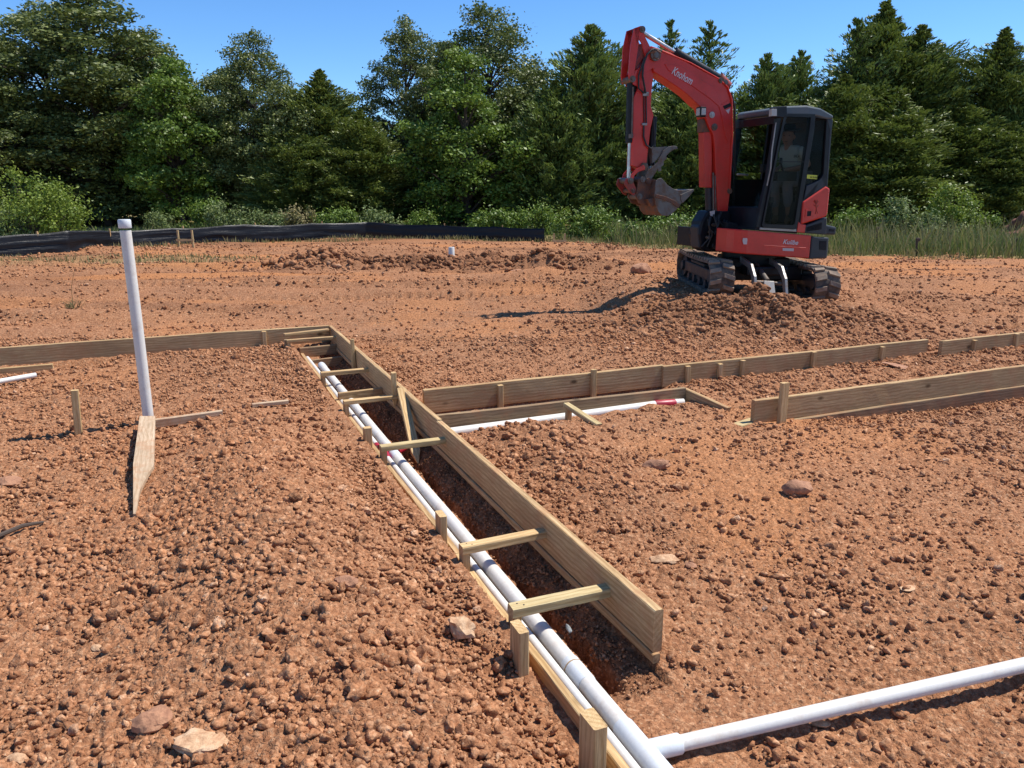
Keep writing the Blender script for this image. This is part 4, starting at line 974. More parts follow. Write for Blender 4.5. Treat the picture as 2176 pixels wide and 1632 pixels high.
# yellow sticker on rear window, marks as small dark glyph bars
mb = MB(); plate(mb, [(1055, 606), (1132, 612), (1128, 642), (1052, 636)], c2, CN, CN - .02, CN - .018); st = part('window_sticker', mb, M['yellow'], CAB)
# headlight on the cab corner
mb = MB(); plate(mb, [(760, 108), (775, 100), (852, 96), (856, 170), (828, 182), (766, 178)], c2, CN, CN + .0, CN + .11); hl_ = part('work_light', mb, M['black'], CAB, bevel=.008)
mb = MB(); p = [PT(UP(*c2(762, 112), CN)[0] + .004, l, UP(*c2(762, y), CN)[1]) for l, y in ((CN + .015, 116), (CN + .095, 116), (CN + .095, 170), (CN + .015, 170))]
mb.prism(p, [q + F2 * .008 for q in p]); part('lens', mb, M['lens'], hl_)
mb = MB(); plate(mb, [(778, 112), (818, 112), (818, 165), (778, 166)], c2, CN + .11, CN + .108, CN + .114); part('lens', mb, M['lens'], hl_, bevel=.003)
# seat, console, levers
SE = empty('operator_seat', (0, 0, 0), None, None); SE.parent = CAB
mb = MB(); plate(mb, [(900, 690), (1085, 680), (1080, 740), (905, 750)], c2, .3, .05, .55); part('seat_cushion', mb, M['inner'], SE, bevel=.02)
mb = MB(); plate(mb, [(1045, 420), (1100, 400), (1110, 690), (1050, 690)], c2, .3, .08, .52); part('seat_back', mb, M['inner'], SE, bevel=.03)
mb = MB(); plate(mb, [(930, 750), (1080, 740), (1060, 1000), (940, 1000)], c2, .3, .1, .5); part('seat_base', mb, M['inner'], SE)
for l in (.02, .56):
    mb = MB(); q = P2_(880, 620, l); mb.box(q, (.30, .10, .12), Matrix.Rotation(math.atan2(F2.y, F2.x), 3, 'Z')); mb.tube([q, q + F2 * .08 + Vector((0, 0, .16))], .012, 8); q2 = q + F2 * .085 + Vector((0, 0, .19)); mb.tube([q2 - Vector((0, 0, .04)), q2, q2 + Vector((0, 0, .045))], [.02, .027, .018], 10)
    part('control_console', mb, M['black'], CAB, bevel=.005)
for l in (.22, .40):
    mb = MB(); q = P2_(760, 1000, l); mb.tube([q, q + Vector((0, 0, .34)) + F2 * -.02], .010, 8); mb.box(q + Vector((0, 0, .36)), (.05, .05, .07)); part('travel_lever', mb, M['dgrey'], CAB)
mb = MB(); q = P2_(720, 560, .0); mb.box(q, (.06, .16, .11)); part('monitor', mb, M['dgrey'], CAB, bevel=.006)
mb = MB(); mb.tube([P2_(520, 605, .3), P2_(600, 610, .25)], .014, 8); part('mirror', mb, M['steel_lt'], CAB)

# --- swing post and boom
BL = .02; HW = .105
mb = MB(); plate(mb, [(300, 880), (470, 880), (480, 1190), (300, 1190), (250, 1165), (232, 1060), (255, 960)], c2, BL + .12, BL - .14, BL + .12); part('swing_post', mb, M['black'], bevel=.02)
mb = MB(); plate(mb, [(222, 1000), (262, 970), (270, 1165), (230, 1160)], c2, BL + .10, BL - .10, BL + .10); part('post_cover', mb, M['dgrey'], bevel=.02)
mb = MB(); plate(mb, [(440, 960), (560, 980), (560, 1190), (430, 1190)], c2, BL + .3, BL - .25, BL + .3); part('swing_bracket', mb, M['inner'], bevel=.02)
mb = MB()
for k in range(9):
    x = 300 + k * 20; y = 930 + rnd.uniform(-60, 40); l = BL + .14 + rnd.uniform(0, .05)
    mb.tube([P2_(x, y, l), P2_(x + rnd.uniform(-25, 25), y + 70, l + .05), P2_(x + rnd.uniform(-40, 40), y + 140, l + .04), P2_(x + rnd.uniform(-60, 60), 1150, l)], .013, 8)
part('hydraulic_hoses', mb, M['hose'], smooth=True)
mb = MB()
for (x, y) in ((300, 1080), (355, 1070), (345, 985), (318, 1040), (390, 1060)):
    q = P2_(x, y, BL + .16); mb.tube([q - L2 * .03, q + L2 * .04], .022, 12)
part('hose_fittings', mb, M['steel'], smooth=True)
boom = [(330, 155), (300, 190), (352, 270), (345, 330), (380, 450), (450, 500), (540, 560), (620, 620), (690, 680), (735, 712), (760, 760), (775, 850), (800, 905), (812, 1000), (822, 1240), (838, 1500), (888, 1512), (905, 1480), (925, 1300), (940, 1100), (948, 900), (944, 690), (930, 600), (905, 545), (870, 500), (700, 405), (520, 300), (400, 220)]
boom = [(352, 262), (345, 330), (372, 452), (450, 500), (540, 560), (620, 620), (690, 690), (722, 712), (745, 780), (770, 850), (800, 905), (812, 1000), (822, 1240), (838, 1500), (888, 1512), (905, 1480), (925, 1300), (940, 1100), (948, 900), (944, 690), (932, 620), (908, 560), (880, 520), (800, 480), (640, 395), (500, 315), (420, 285)]
mb = MB(); plate(mb, boom, c1, BL + HW, BL - HW, BL + HW); BM = part('boom', mb, M['red'], bevel=.010)
mb = MB(); plate(mb, [(448, 392), (560, 408), (700, 500), (800, 560), (858, 690), (905, 660), (930, 700), (936, 900), (905, 966), (880, 900), (862, 780), (840, 700), (770, 640), (600, 520), (475, 440)], c1, BL + HW, BL + HW + .001, BL + HW + .008); part('boom_side_plate', mb, M['red'], BM, bevel=.003)
mb = MB(); plate(mb, [(735, 790), (790, 800), (812, 890), (735, 886)], c1, BL + HW - .01, BL - .07, BL + .07); part('cylinder_bracket', mb, M['rusty'], BM, bevel=.006)
mb = MB(); plate(mb, [(733, 888), (792, 884), (792, 1288), (736, 1284)], c1, BL + .07, BL - .06, BL + .07); part('cylinder_guard', mb, M['red'], BM, bevel=.006)
mb = MB(); mb.tube([P1(768, 1290, BL), P1(775, 1620, BL)], .052, 20); part('boom_cylinder', mb, M['dgrey'], smooth=True)
mb = MB(); mb.tube([P1(800, 1180, BL + .09), P1(806, 1620, BL + .09)], .012, 8); mb.tube([P1(815, 1200, BL + .1), P1(822, 1500, BL + .1)], .008, 8); part('grease_line', mb, M['steel'], smooth=True)
# pins
def pin(x, y, l, r, w, parent=None, mat='steel', crop=P1):
    mb = MB(); q = crop(x, y, l); mb.tube([q - L2 * w, q + L2 * .012], r, 18); mb.tube([q, q + L2 * .022], r * .5, 12); return part('pivot_pin', mb, M[mat], parent, smooth=True)
pin(808, 850, BL + HW, .045, .2, BM); pin(790, 762, BL + HW + .004, .04, .02, BM, 'lens'); pin(888, 528, BL + HW, .036, .22, BM); pin(855, 512, BL + HW, .036, .22, BM)
pin(918, 1312, BL + HW, .038, .02, BM); pin(385, 330, BL + .13, .07, .26, BM)
# work light on the boom
mb = MB(); q = P1(713, 742, BL + .13); Rz = Matrix.Rotation(math.atan2(F2.y, F2.x), 3, 'Z'); mb.box(q, (.09, .11, .125), Rz); WL = part('work_light', mb, M['black'], BM, bevel=.010)
mb = MB(); mb.box(q + L2 * .058 + F2 * .0, (.062, .01, .08), Rz); mb.box(q + F2 * .046, (.006, .08, .09), Rz); part('lens', mb, M['lens'], WL, bevel=.004)
# arm cylinder on top of the boom
mb = MB(); mb.tube([P1(535, 318, BL), P1(850, 505, BL)], .058, 22); mb.tube([P1(520, 308, BL), P1(545, 324, BL)], .064, 22); AC = part('arm_cylinder', mb, M['black'], smooth=True)
mb = MB(); mb.tube([P1(296, 172, BL), P1(530, 315, BL)], .028, 16); part('piston_rod', mb, M['chrome'], AC, smooth=True)
mb = MB(); mb.tube([P1(840, 492, BL + .02), P1(905, 560, BL + .02)], .07, 14); part('cylinder_foot', mb, M['red_dirty'], AC, smooth=True)
# steel pipes and hoses along the boom
mb = MB()
for k, off in enumerate((0, .03)):
    mb.tube([P1(430, 300 + 6 * k, BL + HW - off), P1(640, 388, BL + HW - off), P1(840, 500, BL + HW - off), P1(905, 560 + k * 6, BL + HW + .012 - off), P1(935, 650, BL + HW + .012 - off), P1(940, 900, BL + HW + .01 - off), P1(920, 1300, BL + HW + .01 - off)], .010, 8)
part('hydraulic_pipes', mb, M['red'], BM, smooth=True)
mb = MB()
for k, off in enumerate((-.04, .0)):
    mb.tube([P1(930, 600, BL + off), P1(955, 700, BL + off), P1(958, 1000, BL + off), P1(945, 1500, BL + off)], .014, 8)
part('hydraulic_hoses', mb, M['hose'], BM, smooth=True)
# --- arm (dipper)
AH = .075
ARM = empty('arm', (0, 0, 0), None, None); ARM.parent = EX
mb = MB(); plate(mb, [(262, 560), (300, 330), (345, 300), (380, 360), (372, 470), (360, 560), (352, 700), (372, 765), (350, 860), (318, 1130), (295, 1160), (214, 1130), (222, 900), (225, 640)], c1, BL + AH, BL - AH, BL + AH); part('arm_beam', mb, M['red'], ARM, bevel=.008)
hole1 = [(236, 132), (285, 120), (302, 160), (300, 200), (345, 290), (352, 330), (300, 330)]
for l0, l1 in ((BL + .085, BL + .107), (BL - .107, BL - .085)):
    mb = MB()
    for poly in ([(232, 135), (268, 128), (262, 250), (228, 480), (230, 520), (200, 520), (190, 470), (205, 260)], [(232, 135), (280, 118), (300, 135), (302, 185), (268, 215), (255, 240), (250, 262)], [(268, 215), (302, 185), (345, 270), (392, 318), (372, 420), (300, 300), (290, 250)], [(300, 300), (372, 420), (300, 460), (262, 560), (225, 540), (228, 480), (240, 440), (262, 430), (300, 380), (312, 345)]):
        plate(mb, poly, c1, BL + .107, l0, l1)
    part('arm_bracket_plate', mb, M['red'], ARM)
mb = MB(); plate(mb, [(300, 240), (345, 290), (300, 345), (245, 430), (230, 410), (275, 320)], c1, BL + .085, BL - .08, BL + .08); part('bracket_web', mb, M['red_dirty'], ARM)
pin(288, 145, BL + .107, .04, .25, ARM); pin(217, 503, BL + .107, .04, .25, ARM); pin(303, 1135, BL + AH + .02, .048, .2, ARM)
# bucket cylinder on the front of the arm
mb = MB(); mb.tube([P1(212, 500, BL), P1(199, 965, BL)], .060, 22); BC = part('bucket_cylinder', mb, M['black'], ARM, smooth=True)
mb = MB(); mb.tube([P1(199, 960, BL), P1(190, 1225, BL)], .028, 14); part('piston_rod', mb, M['chrome'], BC, smooth=True)
mb = MB(); mb.tube([P1(222, 560, BL + .075), P1(212, 915, BL + .075)], .010, 8); mb.tube([P1(206, 900, BL + .08), P1(206, 930, BL + .08)], .03, 10); part('cylinder_line', mb, M['steel'], BC, smooth=True)
# thumb cylinder and thumb
mb = MB(); mb.tube([P1(368, 775, BL), P1(352, 1130, BL)], .048, 20); TC = part('thumb_cylinder', mb, M['black'], ARM, smooth=True)
mb = MB(); mb.tube([P1(352, 1125, BL), P1(335, 1240, BL)], .022, 12); part('piston_rod', mb, M['chrome'], TC, smooth=True)
mb = MB(); mb.tube([P1(300, 830, BL + .085), P1(298, 920, BL + .09), P1(318, 980, BL + .10), P1(352, 1005, BL + .11), P1(380, 975, BL + .10), P1(376, 860, BL + .08), P1(368, 790, BL + .07)], .011, 8)
mb.tube([P1(300, 620, BL + .085), P1(302, 830, BL + .085)], .008, 8); mb.tube([P1(316, 620, BL + .085), P1(318, 830, BL + .085)], .008, 8)
part('thumb_hose', mb, M['hose'], ARM, smooth=True)
mb = MB(); mb.box(P1(303, 830, BL + .085), (.07, .03, .03), Rz); mb.box(P1(312, 612, BL + .085), (.08, .03, .05), Rz); part('hose_clamp', mb, M['steel_lt'], ARM, bevel=.004)
mb = MB(); mb.tube([P1(430, 300, BL + .12), P1(370, 285, BL + .14), P1(325, 320, BL + .14), P1(296, 400, BL + .13), P1(290, 480, BL + .13), P1(305, 560, BL + .12), P1(312, 605, BL + .10)], .013, 8)
mb.tube([P1(420, 290, BL + .12), P1(355, 290, BL + .15), P1(300, 360, BL + .14), P1(262, 480, BL + .13), P1(262, 570, BL + .12), P1(300, 605, BL + .1)], .010, 8); part('arm_hoses', mb, M['hose'], ARM, smooth=True)
mb = MB()
for k in range(7):
    q = P1(350 + rnd.uniform(0, 60), 300 + rnd.uniform(0, 60), BL + .13); mb.tube([q - F2 * .03, q + F2 * .03 + Vector((0, 0, rnd.uniform(-.03, .03)))], .018, 8)
part('hose_fittings', mb, M['rusty'], ARM, smooth=True)
TH = empty('thumb', (0, 0, 0), None, None); TH.parent = EX
for l in (BL + .10, BL - .12):
    mb = MB(); plate(mb, [(540, 990), (546, 1008), (520, 1012), (490, 1030), (462, 1060), (468, 1075), (442, 1100), (446, 1120), (425, 1140), (428, 1165), (405, 1172), (402, 1150), (380, 1190), (352, 1230), (315, 1235), (312, 1200), (330, 1160), (362, 1140), (400, 1100), (425, 1050), (440, 1020), (480, 990), (520, 985)], c1, BL + .12, l, l + .02); part('thumb_plate', mb, M['steel'], TH, bevel=.003)
mb = MB(); plate(mb, [(365, 995), (480, 990), (440, 1022), (425, 1052), (400, 1085), (368, 1110)], c1, BL + .12, BL - .12, BL + .10); part('thumb_web', mb, M['steel'], TH)
pin(335, 1240, BL + .13, .04, .28, TH, 'rusty')
# linkage and bucket
LK = empty('bucket_linkage', (0, 0, 0), None, None); LK.parent = EX
for l in (BL + .10, BL - .12):
    mb = MB(); plate(mb, [(172, 1222), (205, 1225), (222, 1245), (245, 1300), (232, 1345), (210, 1335), (160, 1265)], c1, BL + .12, l, l + .022); part('side_link', mb, M['red_dirty'], LK, bevel=.004)
    mb = MB(); plate(mb, [(200, 1230), (212, 1190), (245, 1150), (300, 1122), (312, 1140), (308, 1160), (265, 1172), (235, 1200), (222, 1240)], c1, BL + .12, l - .003, l + .018); part('guide_link', mb, M['red'], LK, bevel=.006)
pin(203, 1238, BL + .125, .04, .28, LK); pin(222, 1310, BL + .125, .03, .28, LK, 'rusty')
mb = MB(); mb.tube([P1(200, 1238, BL + .12), P1(178, 1238, BL - .12)], .04, 14); part('link_tube', mb, M['rusty'], LK, smooth=True)
BK = empty('bucket', (0, 0, 0), None, None); BK.parent = EX
BW = .24
side = [(388, 1238), (405, 1222), (428, 1218), (448, 1240), (475, 1272), (510, 1295), (545, 1308), (600, 1304), (655, 1302), (628, 1345), (575, 1395), (540, 1440), (505, 1475), (470, 1492), (430, 1488), (405, 1460), (386, 1410), (378, 1340)]
for l0, l1 in ((BL + BW - .012, BL + BW), (BL - BW, BL - BW + .012)):
    mb = MB(); plate(mb, side, c1, BL + BW, l0, l1); part('bucket_side', mb, M['steel'], BK, bevel=.003)
mb = MB(); plate(mb, [(385, 1335), (450, 1350), (520, 1380), (562, 1412), (548, 1435), (500, 1400), (440, 1375), (383, 1358)], c1, BL + BW, BL + BW, BL + BW + .010); part('wear_strip', mb, M['rusty'], BK, bevel=.003)
# shell: strip following the closed side of the profile
sh_o = [(395, 1232), (382, 1290), (380, 1340), (388, 1410), (405, 1458), (430, 1488), (470, 1493), (505, 1476), (540, 1441), (575, 1396), (628, 1346), (655, 1303)]
ah = [UP(*c1(x, y), BL + BW) for x, y in sh_o]; cen = (sum(a for a, h in ah) / len(ah), sum(h for a, h in ah) / len(ah) + .05)
inn_ = [(a + (cen[0] - a) * .045, h + (cen[1] - h) * .045) for a, h in ah]
mb = MB(); loop = [(a, h) for a, h in ah]
for i in range(len(loop) - 1):
    q = [loop[i], loop[i + 1], inn_[i + 1], inn_[i]]; mb.prism([PT(a, BL - BW + .001, h) for a, h in q], [PT(a, BL + BW - .001, h) for a, h in q])
me = mb.mesh('bucket_shell'); 
import bmesh as _bm
b_ = _bm.new(); b_.from_mesh(me); _bm.ops.remove_doubles(b_, verts=b_.verts[:], dist=.0008); b_.to_mesh(me); b_.free()
obj('bucket_shell', me, M['rusty'], BK, EX, smooth=True)
mb = MB(); plate(mb, [(560, 1340), (655, 1298), (662, 1304), (628, 1349), (578, 1399), (570, 1390)], c1, BL + BW, BL - BW - .01, BL + BW + .012); part('cutting_edge', mb, M['steel'], BK, bevel=.004)
for l in (BL + .09, BL - .11):
    mb = MB(); plate(mb, [(262, 1225), (330, 1215), (395, 1232), (392, 1300), (384, 1400), (330, 1420), (262, 1400), (240, 1350), (252, 1290)], c1, BL + .11, l, l + .02); part('bucket_ear', mb, M['rusty'], BK, bevel=.004)
pin(268, 1352, BL + .115, .038, .26, BK, 'steel'); pin(292, 1228, BL + .115, .036, .26, BK, 'steel')
mb = MB(); plate(mb, [(300, 1370), (382, 1350), (384, 1402), (330, 1424)], c1, BL + .1, BL - .2, BL + .2); part('bucket_rib', mb, M['rusty'], BK, bevel=.004)
# dirt held in the bucket
# --- lettering
def letters(txt, p0, p1, up_hint, size, mat, parent, name='lettering', shear=.25, off=.004, sx=1.0):
    cu = bpy.data.curves.new(name, 'FONT'); cu.body = txt; cu.size = 1; cu.shear = shear; cu.extrude = 0.01; cu.align_x = 'LEFT'; cu.offset = .012
    t = bpy.data.objects.new(name, cu); C.objects.link(t); dg = bpy.context.evaluated_depsgraph_get(); me = bpy.data.meshes.new_from_object(t.evaluated_get(dg)); bpy.data.objects.remove(t)
    w = max(v.co.x for v in me.vertices); X = (p1 - p0); k = X.length / w; X = X.normalized(); Z = L2; Y = Z.cross(X).normalized()
    if Y.z < 0: Y = -Y
    for v in me.vertices:
        c = v.co.copy(); v.co = p0 + X * c.x * k + Y * c.y * size + Z * (off + c.z * .05)
    return obj(name, me, mat, parent, EX, fix=False)
letters('Knohom', P1(496, 462, BL + HW + .009), P1(640, 546, BL + HW + .009), None, .135, M['white'], BM)
letters('Kuiibe', P2_(860, 1128, LS), P2_(976, 1136, LS), None, .085, M['white'], EX)
mb = MB(); plate(mb, [(862, 1160), (946, 1163), (944, 1184), (862, 1181)], c2, LS, LS + .0, LS + .004); part('model_plate', mb, M['sticker'])
mb = MB(); plate(mb, [(560, 1085), (590, 1085), (592, 1100), (588, 1132), (562, 1132), (556, 1105)], c2, LS - .01, LS - .0, LS + .004); part('round_sticker', mb, M['sticker'])
mb = MB(); plate(mb, [(868, 700), (920, 676), (928, 700), (880, 722)], c1, BL + HW, BL + HW + .008, BL + HW + .012); part('warning_sticker', mb, M['inner'], BM)
mb = MB(); plate(mb, [(888, 730), (920, 715), (908, 755)], c1, BL + HW, BL + HW + .008, BL + HW + .012); part('warning_sticker', mb, M['sticker'], BM)
mb = MB(); plate(mb, [(775, 1460), (812, 1452), (808, 1492), (780, 1496)], c1, BL + .13, BL + .13, BL + .134); part('tag_plate', mb, M['sticker'])
letters('W 0190', P2_(1066, 632, CN - .016), P2_(1122, 636, CN - .016), None, .032, M['inner'], st, shear=0, off=.001)

# --- operator
PER = empty('person', P2_(960, 700, .32), 'person in a pale tee shirt and wide brimmed black hat sitting in the cab', 'person')
def skin_obj(name, nodes, edges, mat, parent, root, sub=2):
    me = bpy.data.meshes.new(name); me.from_pydata([tuple(Vector(n[0]) - root.location) for n in nodes], edges, []); me.update(); me.materials.append(mat)
    o = bpy.data.objects.new(name, me); C.objects.link(o); o.parent = parent
    sk = o.modifiers.new('skin', 'SKIN'); sk.use_smooth_shade = True
    for i, n in enumerate(nodes):
        r = n[1]; me.skin_vertices[0].data[i].radius = (r, r) if not isinstance(r, tuple) else r
    me.skin_vertices[0].data[0].use_root = True
    ss = o.modifiers.new('sub', 'SUBSURF'); ss.levels = sub; ss.render_levels = sub
    return o
PL = .33
pel = P2_(985, 655, PL); che = P2_(925, 470, PL); nck = P2_(905, 395, PL); hed = P2_(902, 335, PL)
shn = P2_(925, 410, PL) + L2 * .17; shf = P2_(930, 405, PL) - L2 * .17
eln = P2_(985, 540, PL) + L2 * .21; elf = P2_(930, 540, PL) - L2 * .2
wrn = P2_(880, 565, PL) + L2 * .10; wrf = P2_(850, 560, PL) - L2 * .06
knn = P2_(845, 660, PL) + L2 * .14; knf = P2_(835, 670, PL) - L2 * .10
ann = P2_(865, 925, PL) + L2 * .12; anf = P2_(845, 930, PL) - L2 * .10
hpn = pel + L2 * .09; hpf = pel - L2 * .09
nodes = [(pel, .10), (che, (.12, .09)), (nck, .05), (hed + Vector((0, 0, .0)), .072), (shn, .05), (eln, .036), (wrn, .026), (shf, .05), (elf, .036), (wrf, .026), (hpn, .08), (knn, .055), (ann, .04), (hpf, .08), (knf, .055), (anf, .04)]
edges = [(0, 1), (1, 2), (2, 3), (1, 4), (4, 5), (5, 6), (1, 7), (7, 8), (8, 9), (0, 10), (10, 11), (11, 12), (0, 13), (13, 14), (14, 15)]
def add_hand(wi, wr, el):
    d = (wr - el).normalized(); side_ = d.cross(Vector((0, 0, 1))).normalized(); dn = Vector((0, 0, -1))
    nodes.append((wr + d * .07, .030)); pi0 = len(nodes) - 1; edges.append((wi, pi0))
    for k in range(4):
        b = wr + d * .085 + side_ * (.024 - .016 * k); nodes.append((b, .0095)); edges.append((pi0, len(nodes) - 1))
        nodes.append((b + d * (.03 + .004 * (k in (1, 2))) + dn * .012, .009)); edges.append((len(nodes) - 2, len(nodes) - 1))
        nodes.append((b + d * .04 + dn * .04, .008)); edges.append((len(nodes) - 2, len(nodes) - 1))
    b = wr + d * .04 + side_ * .034; nodes.append((b, .011)); edges.append((pi0, len(nodes) - 1)); nodes.append((b + d * .03 + side_ * .012 + dn * .015, .0095)); edges.append((len(nodes) - 2, len(nodes) - 1))
add_hand(6, wrn, eln); add_hand(9, wrf, elf)
skin_obj('body', nodes, edges, M['skin'], PER, PER, 2)
# head shape with face
fd = (F2 * .75 + L2 * .62).normalized(); sd = Vector((0, 0, 1)).cross(fd)
v, f = ICO[3]; v = v.copy(); hv = []
for q in v:
    x, y, z = q; r = Vector((x * .098, y * .076, z * .122))
    if z < -.2: r.y *= 1 + .35 * (z + .2); r.x *= 1 + .12 * (z + .2)
    if x > .3: r.x += .018 * math.exp(-((y / .22) ** 2) - ((z + .05) / .22) ** 2) - .008 * math.exp(-(((abs(y) - .38) / .18) ** 2) - ((z - .12) / .13) ** 2) + .006 * math.exp(-(y / .3) ** 2 - ((z + .5) / .1) ** 2)
    hv.append(hed + fd * r.x + sd * r.y + Vector((0, 0, r.z + .02)))
mb = MB(); mb.add(hv, [tuple(t) for t in f]); part_ = obj('head', mb, M['skin'], PER, PER, smooth='all')
mb = MB()
for s_ in (-1, 1):
    q = hed + fd * .005 + sd * (.076 * s_) + Vector((0, 0, .015)); mb.tube([q - Vector((0, 0, .028)), q + sd * .01 * s_, q + Vector((0, 0, .03))], [.010, .016, .012], 8)
obj('ears', mb, M['skin'], PER, PER, smooth='all')
mb = MB()
for s_ in (-1, 1):
    q = hed + fd * .083 + sd * (.031 * s_) + Vector((0, 0, .035)); mb.tube([q - sd * .012, q, q + sd * .012], [.003, .008, .003], 8)
q = hed + fd * .088 + Vector((0, 0, -.042)); mb.tube([q - sd * .022, q + fd * .006, q + sd * .022], [.002, .005, .002], 6)
obj('eyes_and_mouth', mb, M['hat'], PER, PER, smooth='all')
mb = MB(); q = hed - fd * .03 + Vector((0, 0, .03)); mb.tube([q - Vector((0, 0, .09)), q - Vector((0, 0, .03)), q + Vector((0, 0, .05))], [.055, .082, .08], 16); obj('hair', mb, M['hat'], PER, PER, smooth='all')
mb = MB(); q = hed + Vector((0, 0, .085)); cr = []
mb.tube([q, q + Vector((0, 0, .05)), q + Vector((0, 0, .095)), q + Vector((0, 0, .105))], [.098, .092, .078, .03], 22)
vs = []
for k in range(28):
    t = 2 * math.pi * k / 28
    for r, dz in ((.085, .0), (.165, .012 + .022 * abs(math.sin(t)) ** 2), (.165, .018 + .022 * abs(math.sin(t)) ** 2), (.085, .012)):
        vs.append(q + fd * math.cos(t) * r * 1.12 + sd * math.sin(t) * r + Vector((0, 0, dz)))
fs = [(k * 4 + j, k * 4 + (j + 1) % 4, ((k + 1) % 28) * 4 + (j + 1) % 4, ((k + 1) % 28) * 4 + j) for k in range(28) for j in range(4)]
mb.add(vs, fs); obj('hat', mb, M['hat'], PER, PER, smooth='all')
belly = P2_(955, 580, PL)
skin_obj('shirt', [(belly, (.15, .125)), (che, (.175, .12)), (P2_(915, 412, PL), (.12, .09)), (shn, .075), (shn.lerp(eln, .6), .068), (shf, .075), (shf.lerp(elf, .6), .068)], [(0, 1), (1, 2), (1, 3), (3, 4), (1, 5), (5, 6)], M['shirt'], PER, PER, 2)
letters('BEAST', che + F2 * .11 + L2 * .185 + Vector((0, 0, -.02)), che - F2 * .07 + L2 * .185 + Vector((0, 0, -.02)), None, .05, M['hat'], EX, name='shirt_print', shear=0)
lt_ = [o_ for o_ in bpy.data.objects if o_.name.startswith('shirt_print')][0]; lt_.data.transform(Matrix.Translation(EX.location - PER.location)); lt_.parent = PER
skin_obj('trousers', [(pel, (.15, .13)), (hpn, .10), (knn, .082), (knn.lerp(ann, .75), .062), (hpf, .10), (knf, .082), (knf.lerp(anf, .75), .062)], [(0, 1), (1, 2), (2, 3), (0, 4), (4, 5), (5, 6)], M['jeans'], PER, PER, 2)
for an in (ann, anf):
    skin_obj('boot', [(an + Vector((0, 0, .05)), .055), (an + Vector((0, 0, -.035)), .05), (an + fd * .09 + Vector((0, 0, -.05)), (.04, .045)), (an + fd * .17 + Vector((0, 0, -.055)), .032)], [(0, 1), (1, 2), (2, 3)], M['boot'], PER, PER, 1)
print('excavator', round(time.time() - T0, 1))

# ---------------------------------------------------------------- silt fence
bot = [(-420, 572), (-180, 556), (0, 546), (90, 541), (150, 538), (240, 529), (318, 524), (400, 520), (480, 517), (600, 512), (700, 509), (780, 506), (860, 506), (1000, 509), (1156, 515)]
top = [(-420, 512), (-180, 506), (0, 503), (90, 499), (150, 490), (240, 493), (318, 489), (400, 487), (480, 480), (600, 480), (700, 476), (780, 474), (860, 478), (1000, 483), (1157, 487)]
SF = empty('silt_fence', G(480, 517, 0), 'long low black plastic silt fence sagging along the far edge of the clay', 'fence')
base = [G(x, y, .03) for x, y in bot]; tops = [AT(tx, ty - 3, b.y).z for (tx, ty), b in zip(top, base)]
cum = [0]
for i in range(1, len(base)): cum.append(cum[-1] + (base[i] - base[i - 1]).length)
nS = 420; nZ = 10; xs = np.linspace(0, cum[-1], nS); bx = np.interp(xs, cum, [b.x for b in base]); by = np.interp(xs, cum, [b.y for b in base]); tz = np.interp(xs, cum, tops)
wr = rng.normal(size=8)
vs = np.zeros((nS, nZ, 3))
for j in range(nZ):
    v_ = j / (nZ - 1); sagp = np.abs(np.sin(xs * math.pi / 2.1))
    off = .05 * fbm(xs * .5, np.full(nS, v_ * 7.0), 3, 5) * 1.6 * math.sin(math.pi * min(1, v_ + .15)) + .07 * (1 - v_) ** 2
    vs[:, j, 0] = bx + off * .3; vs[:, j, 1] = by - off - .03 * sagp * math.sin(math.pi * v_)
    gz0 = ground_h(bx, by) - .03
    vs[:, j, 2] = gz0 + (tz - gz0 - .035 * sagp) * v_
idx = np.arange(nS * nZ).reshape(nS, nZ); f_ = np.stack([idx[:-1, :-1], idx[1:, :-1], idx[1:, 1:], idx[:-1, 1:]], -1).reshape(-1, 4)
me = np_mesh('fabric', vs.reshape(-1, 3), f_, smooth=True); obj('fabric', me, M['fabric'], SF, SF, fix=False).modifiers.new('thick', 'SOLIDIFY').thickness = .006
d = .3
while d < cum[-1]:
    x = np.interp(d, cum, [b.x for b in base]); y = np.interp(d, cum, [b.y for b in base]); z = np.interp(d, cum, tops)
    mb = MB(); mb.box((x, y + .03, z / 2), (.035, .035, z + .10)); obj('fence_post', mb, M['wood_stake'], SF, SF); d += 2.1
# batter stakes by the fence
def hframe(px0, px1, ytop, ybot, ybar, label):
    r = empty('grade_stake_frame', G((px0 + px1) / 2, ybot, .02), label, 'stake frame', 'small stake frames by the fence')
    for px in (px0, px1):
        b = G(px, ybot, .0); t = AT(px, ytop, b.y); mb = MB(); mb.box((b.x, b.y, (t.z - .1) / 2), (.045, .04, t.z + .1)); obj('stake_leg', mb, M['wood_new'], r, r)
    b0_ = G(px0, ybot, 0); z = AT(px0, ybar, b0_.y).z; b1_ = G(px1, ybot, 0); mb = MB(); mb.box(((b0_.x + b1_.x) / 2, b0_.y - .035, z), (b1_.x - b0_.x + .1, .03, .06)); obj('crossbar', mb, M['wood_new'], r, r)
hframe(381, 411, 489, 527, 510, 'small wooden stake frame in front of the silt fence behind the standpipe')
hframe(1177, 1200, 496, 522, 512, 'small wooden stake frame just right of where the silt fence ends')
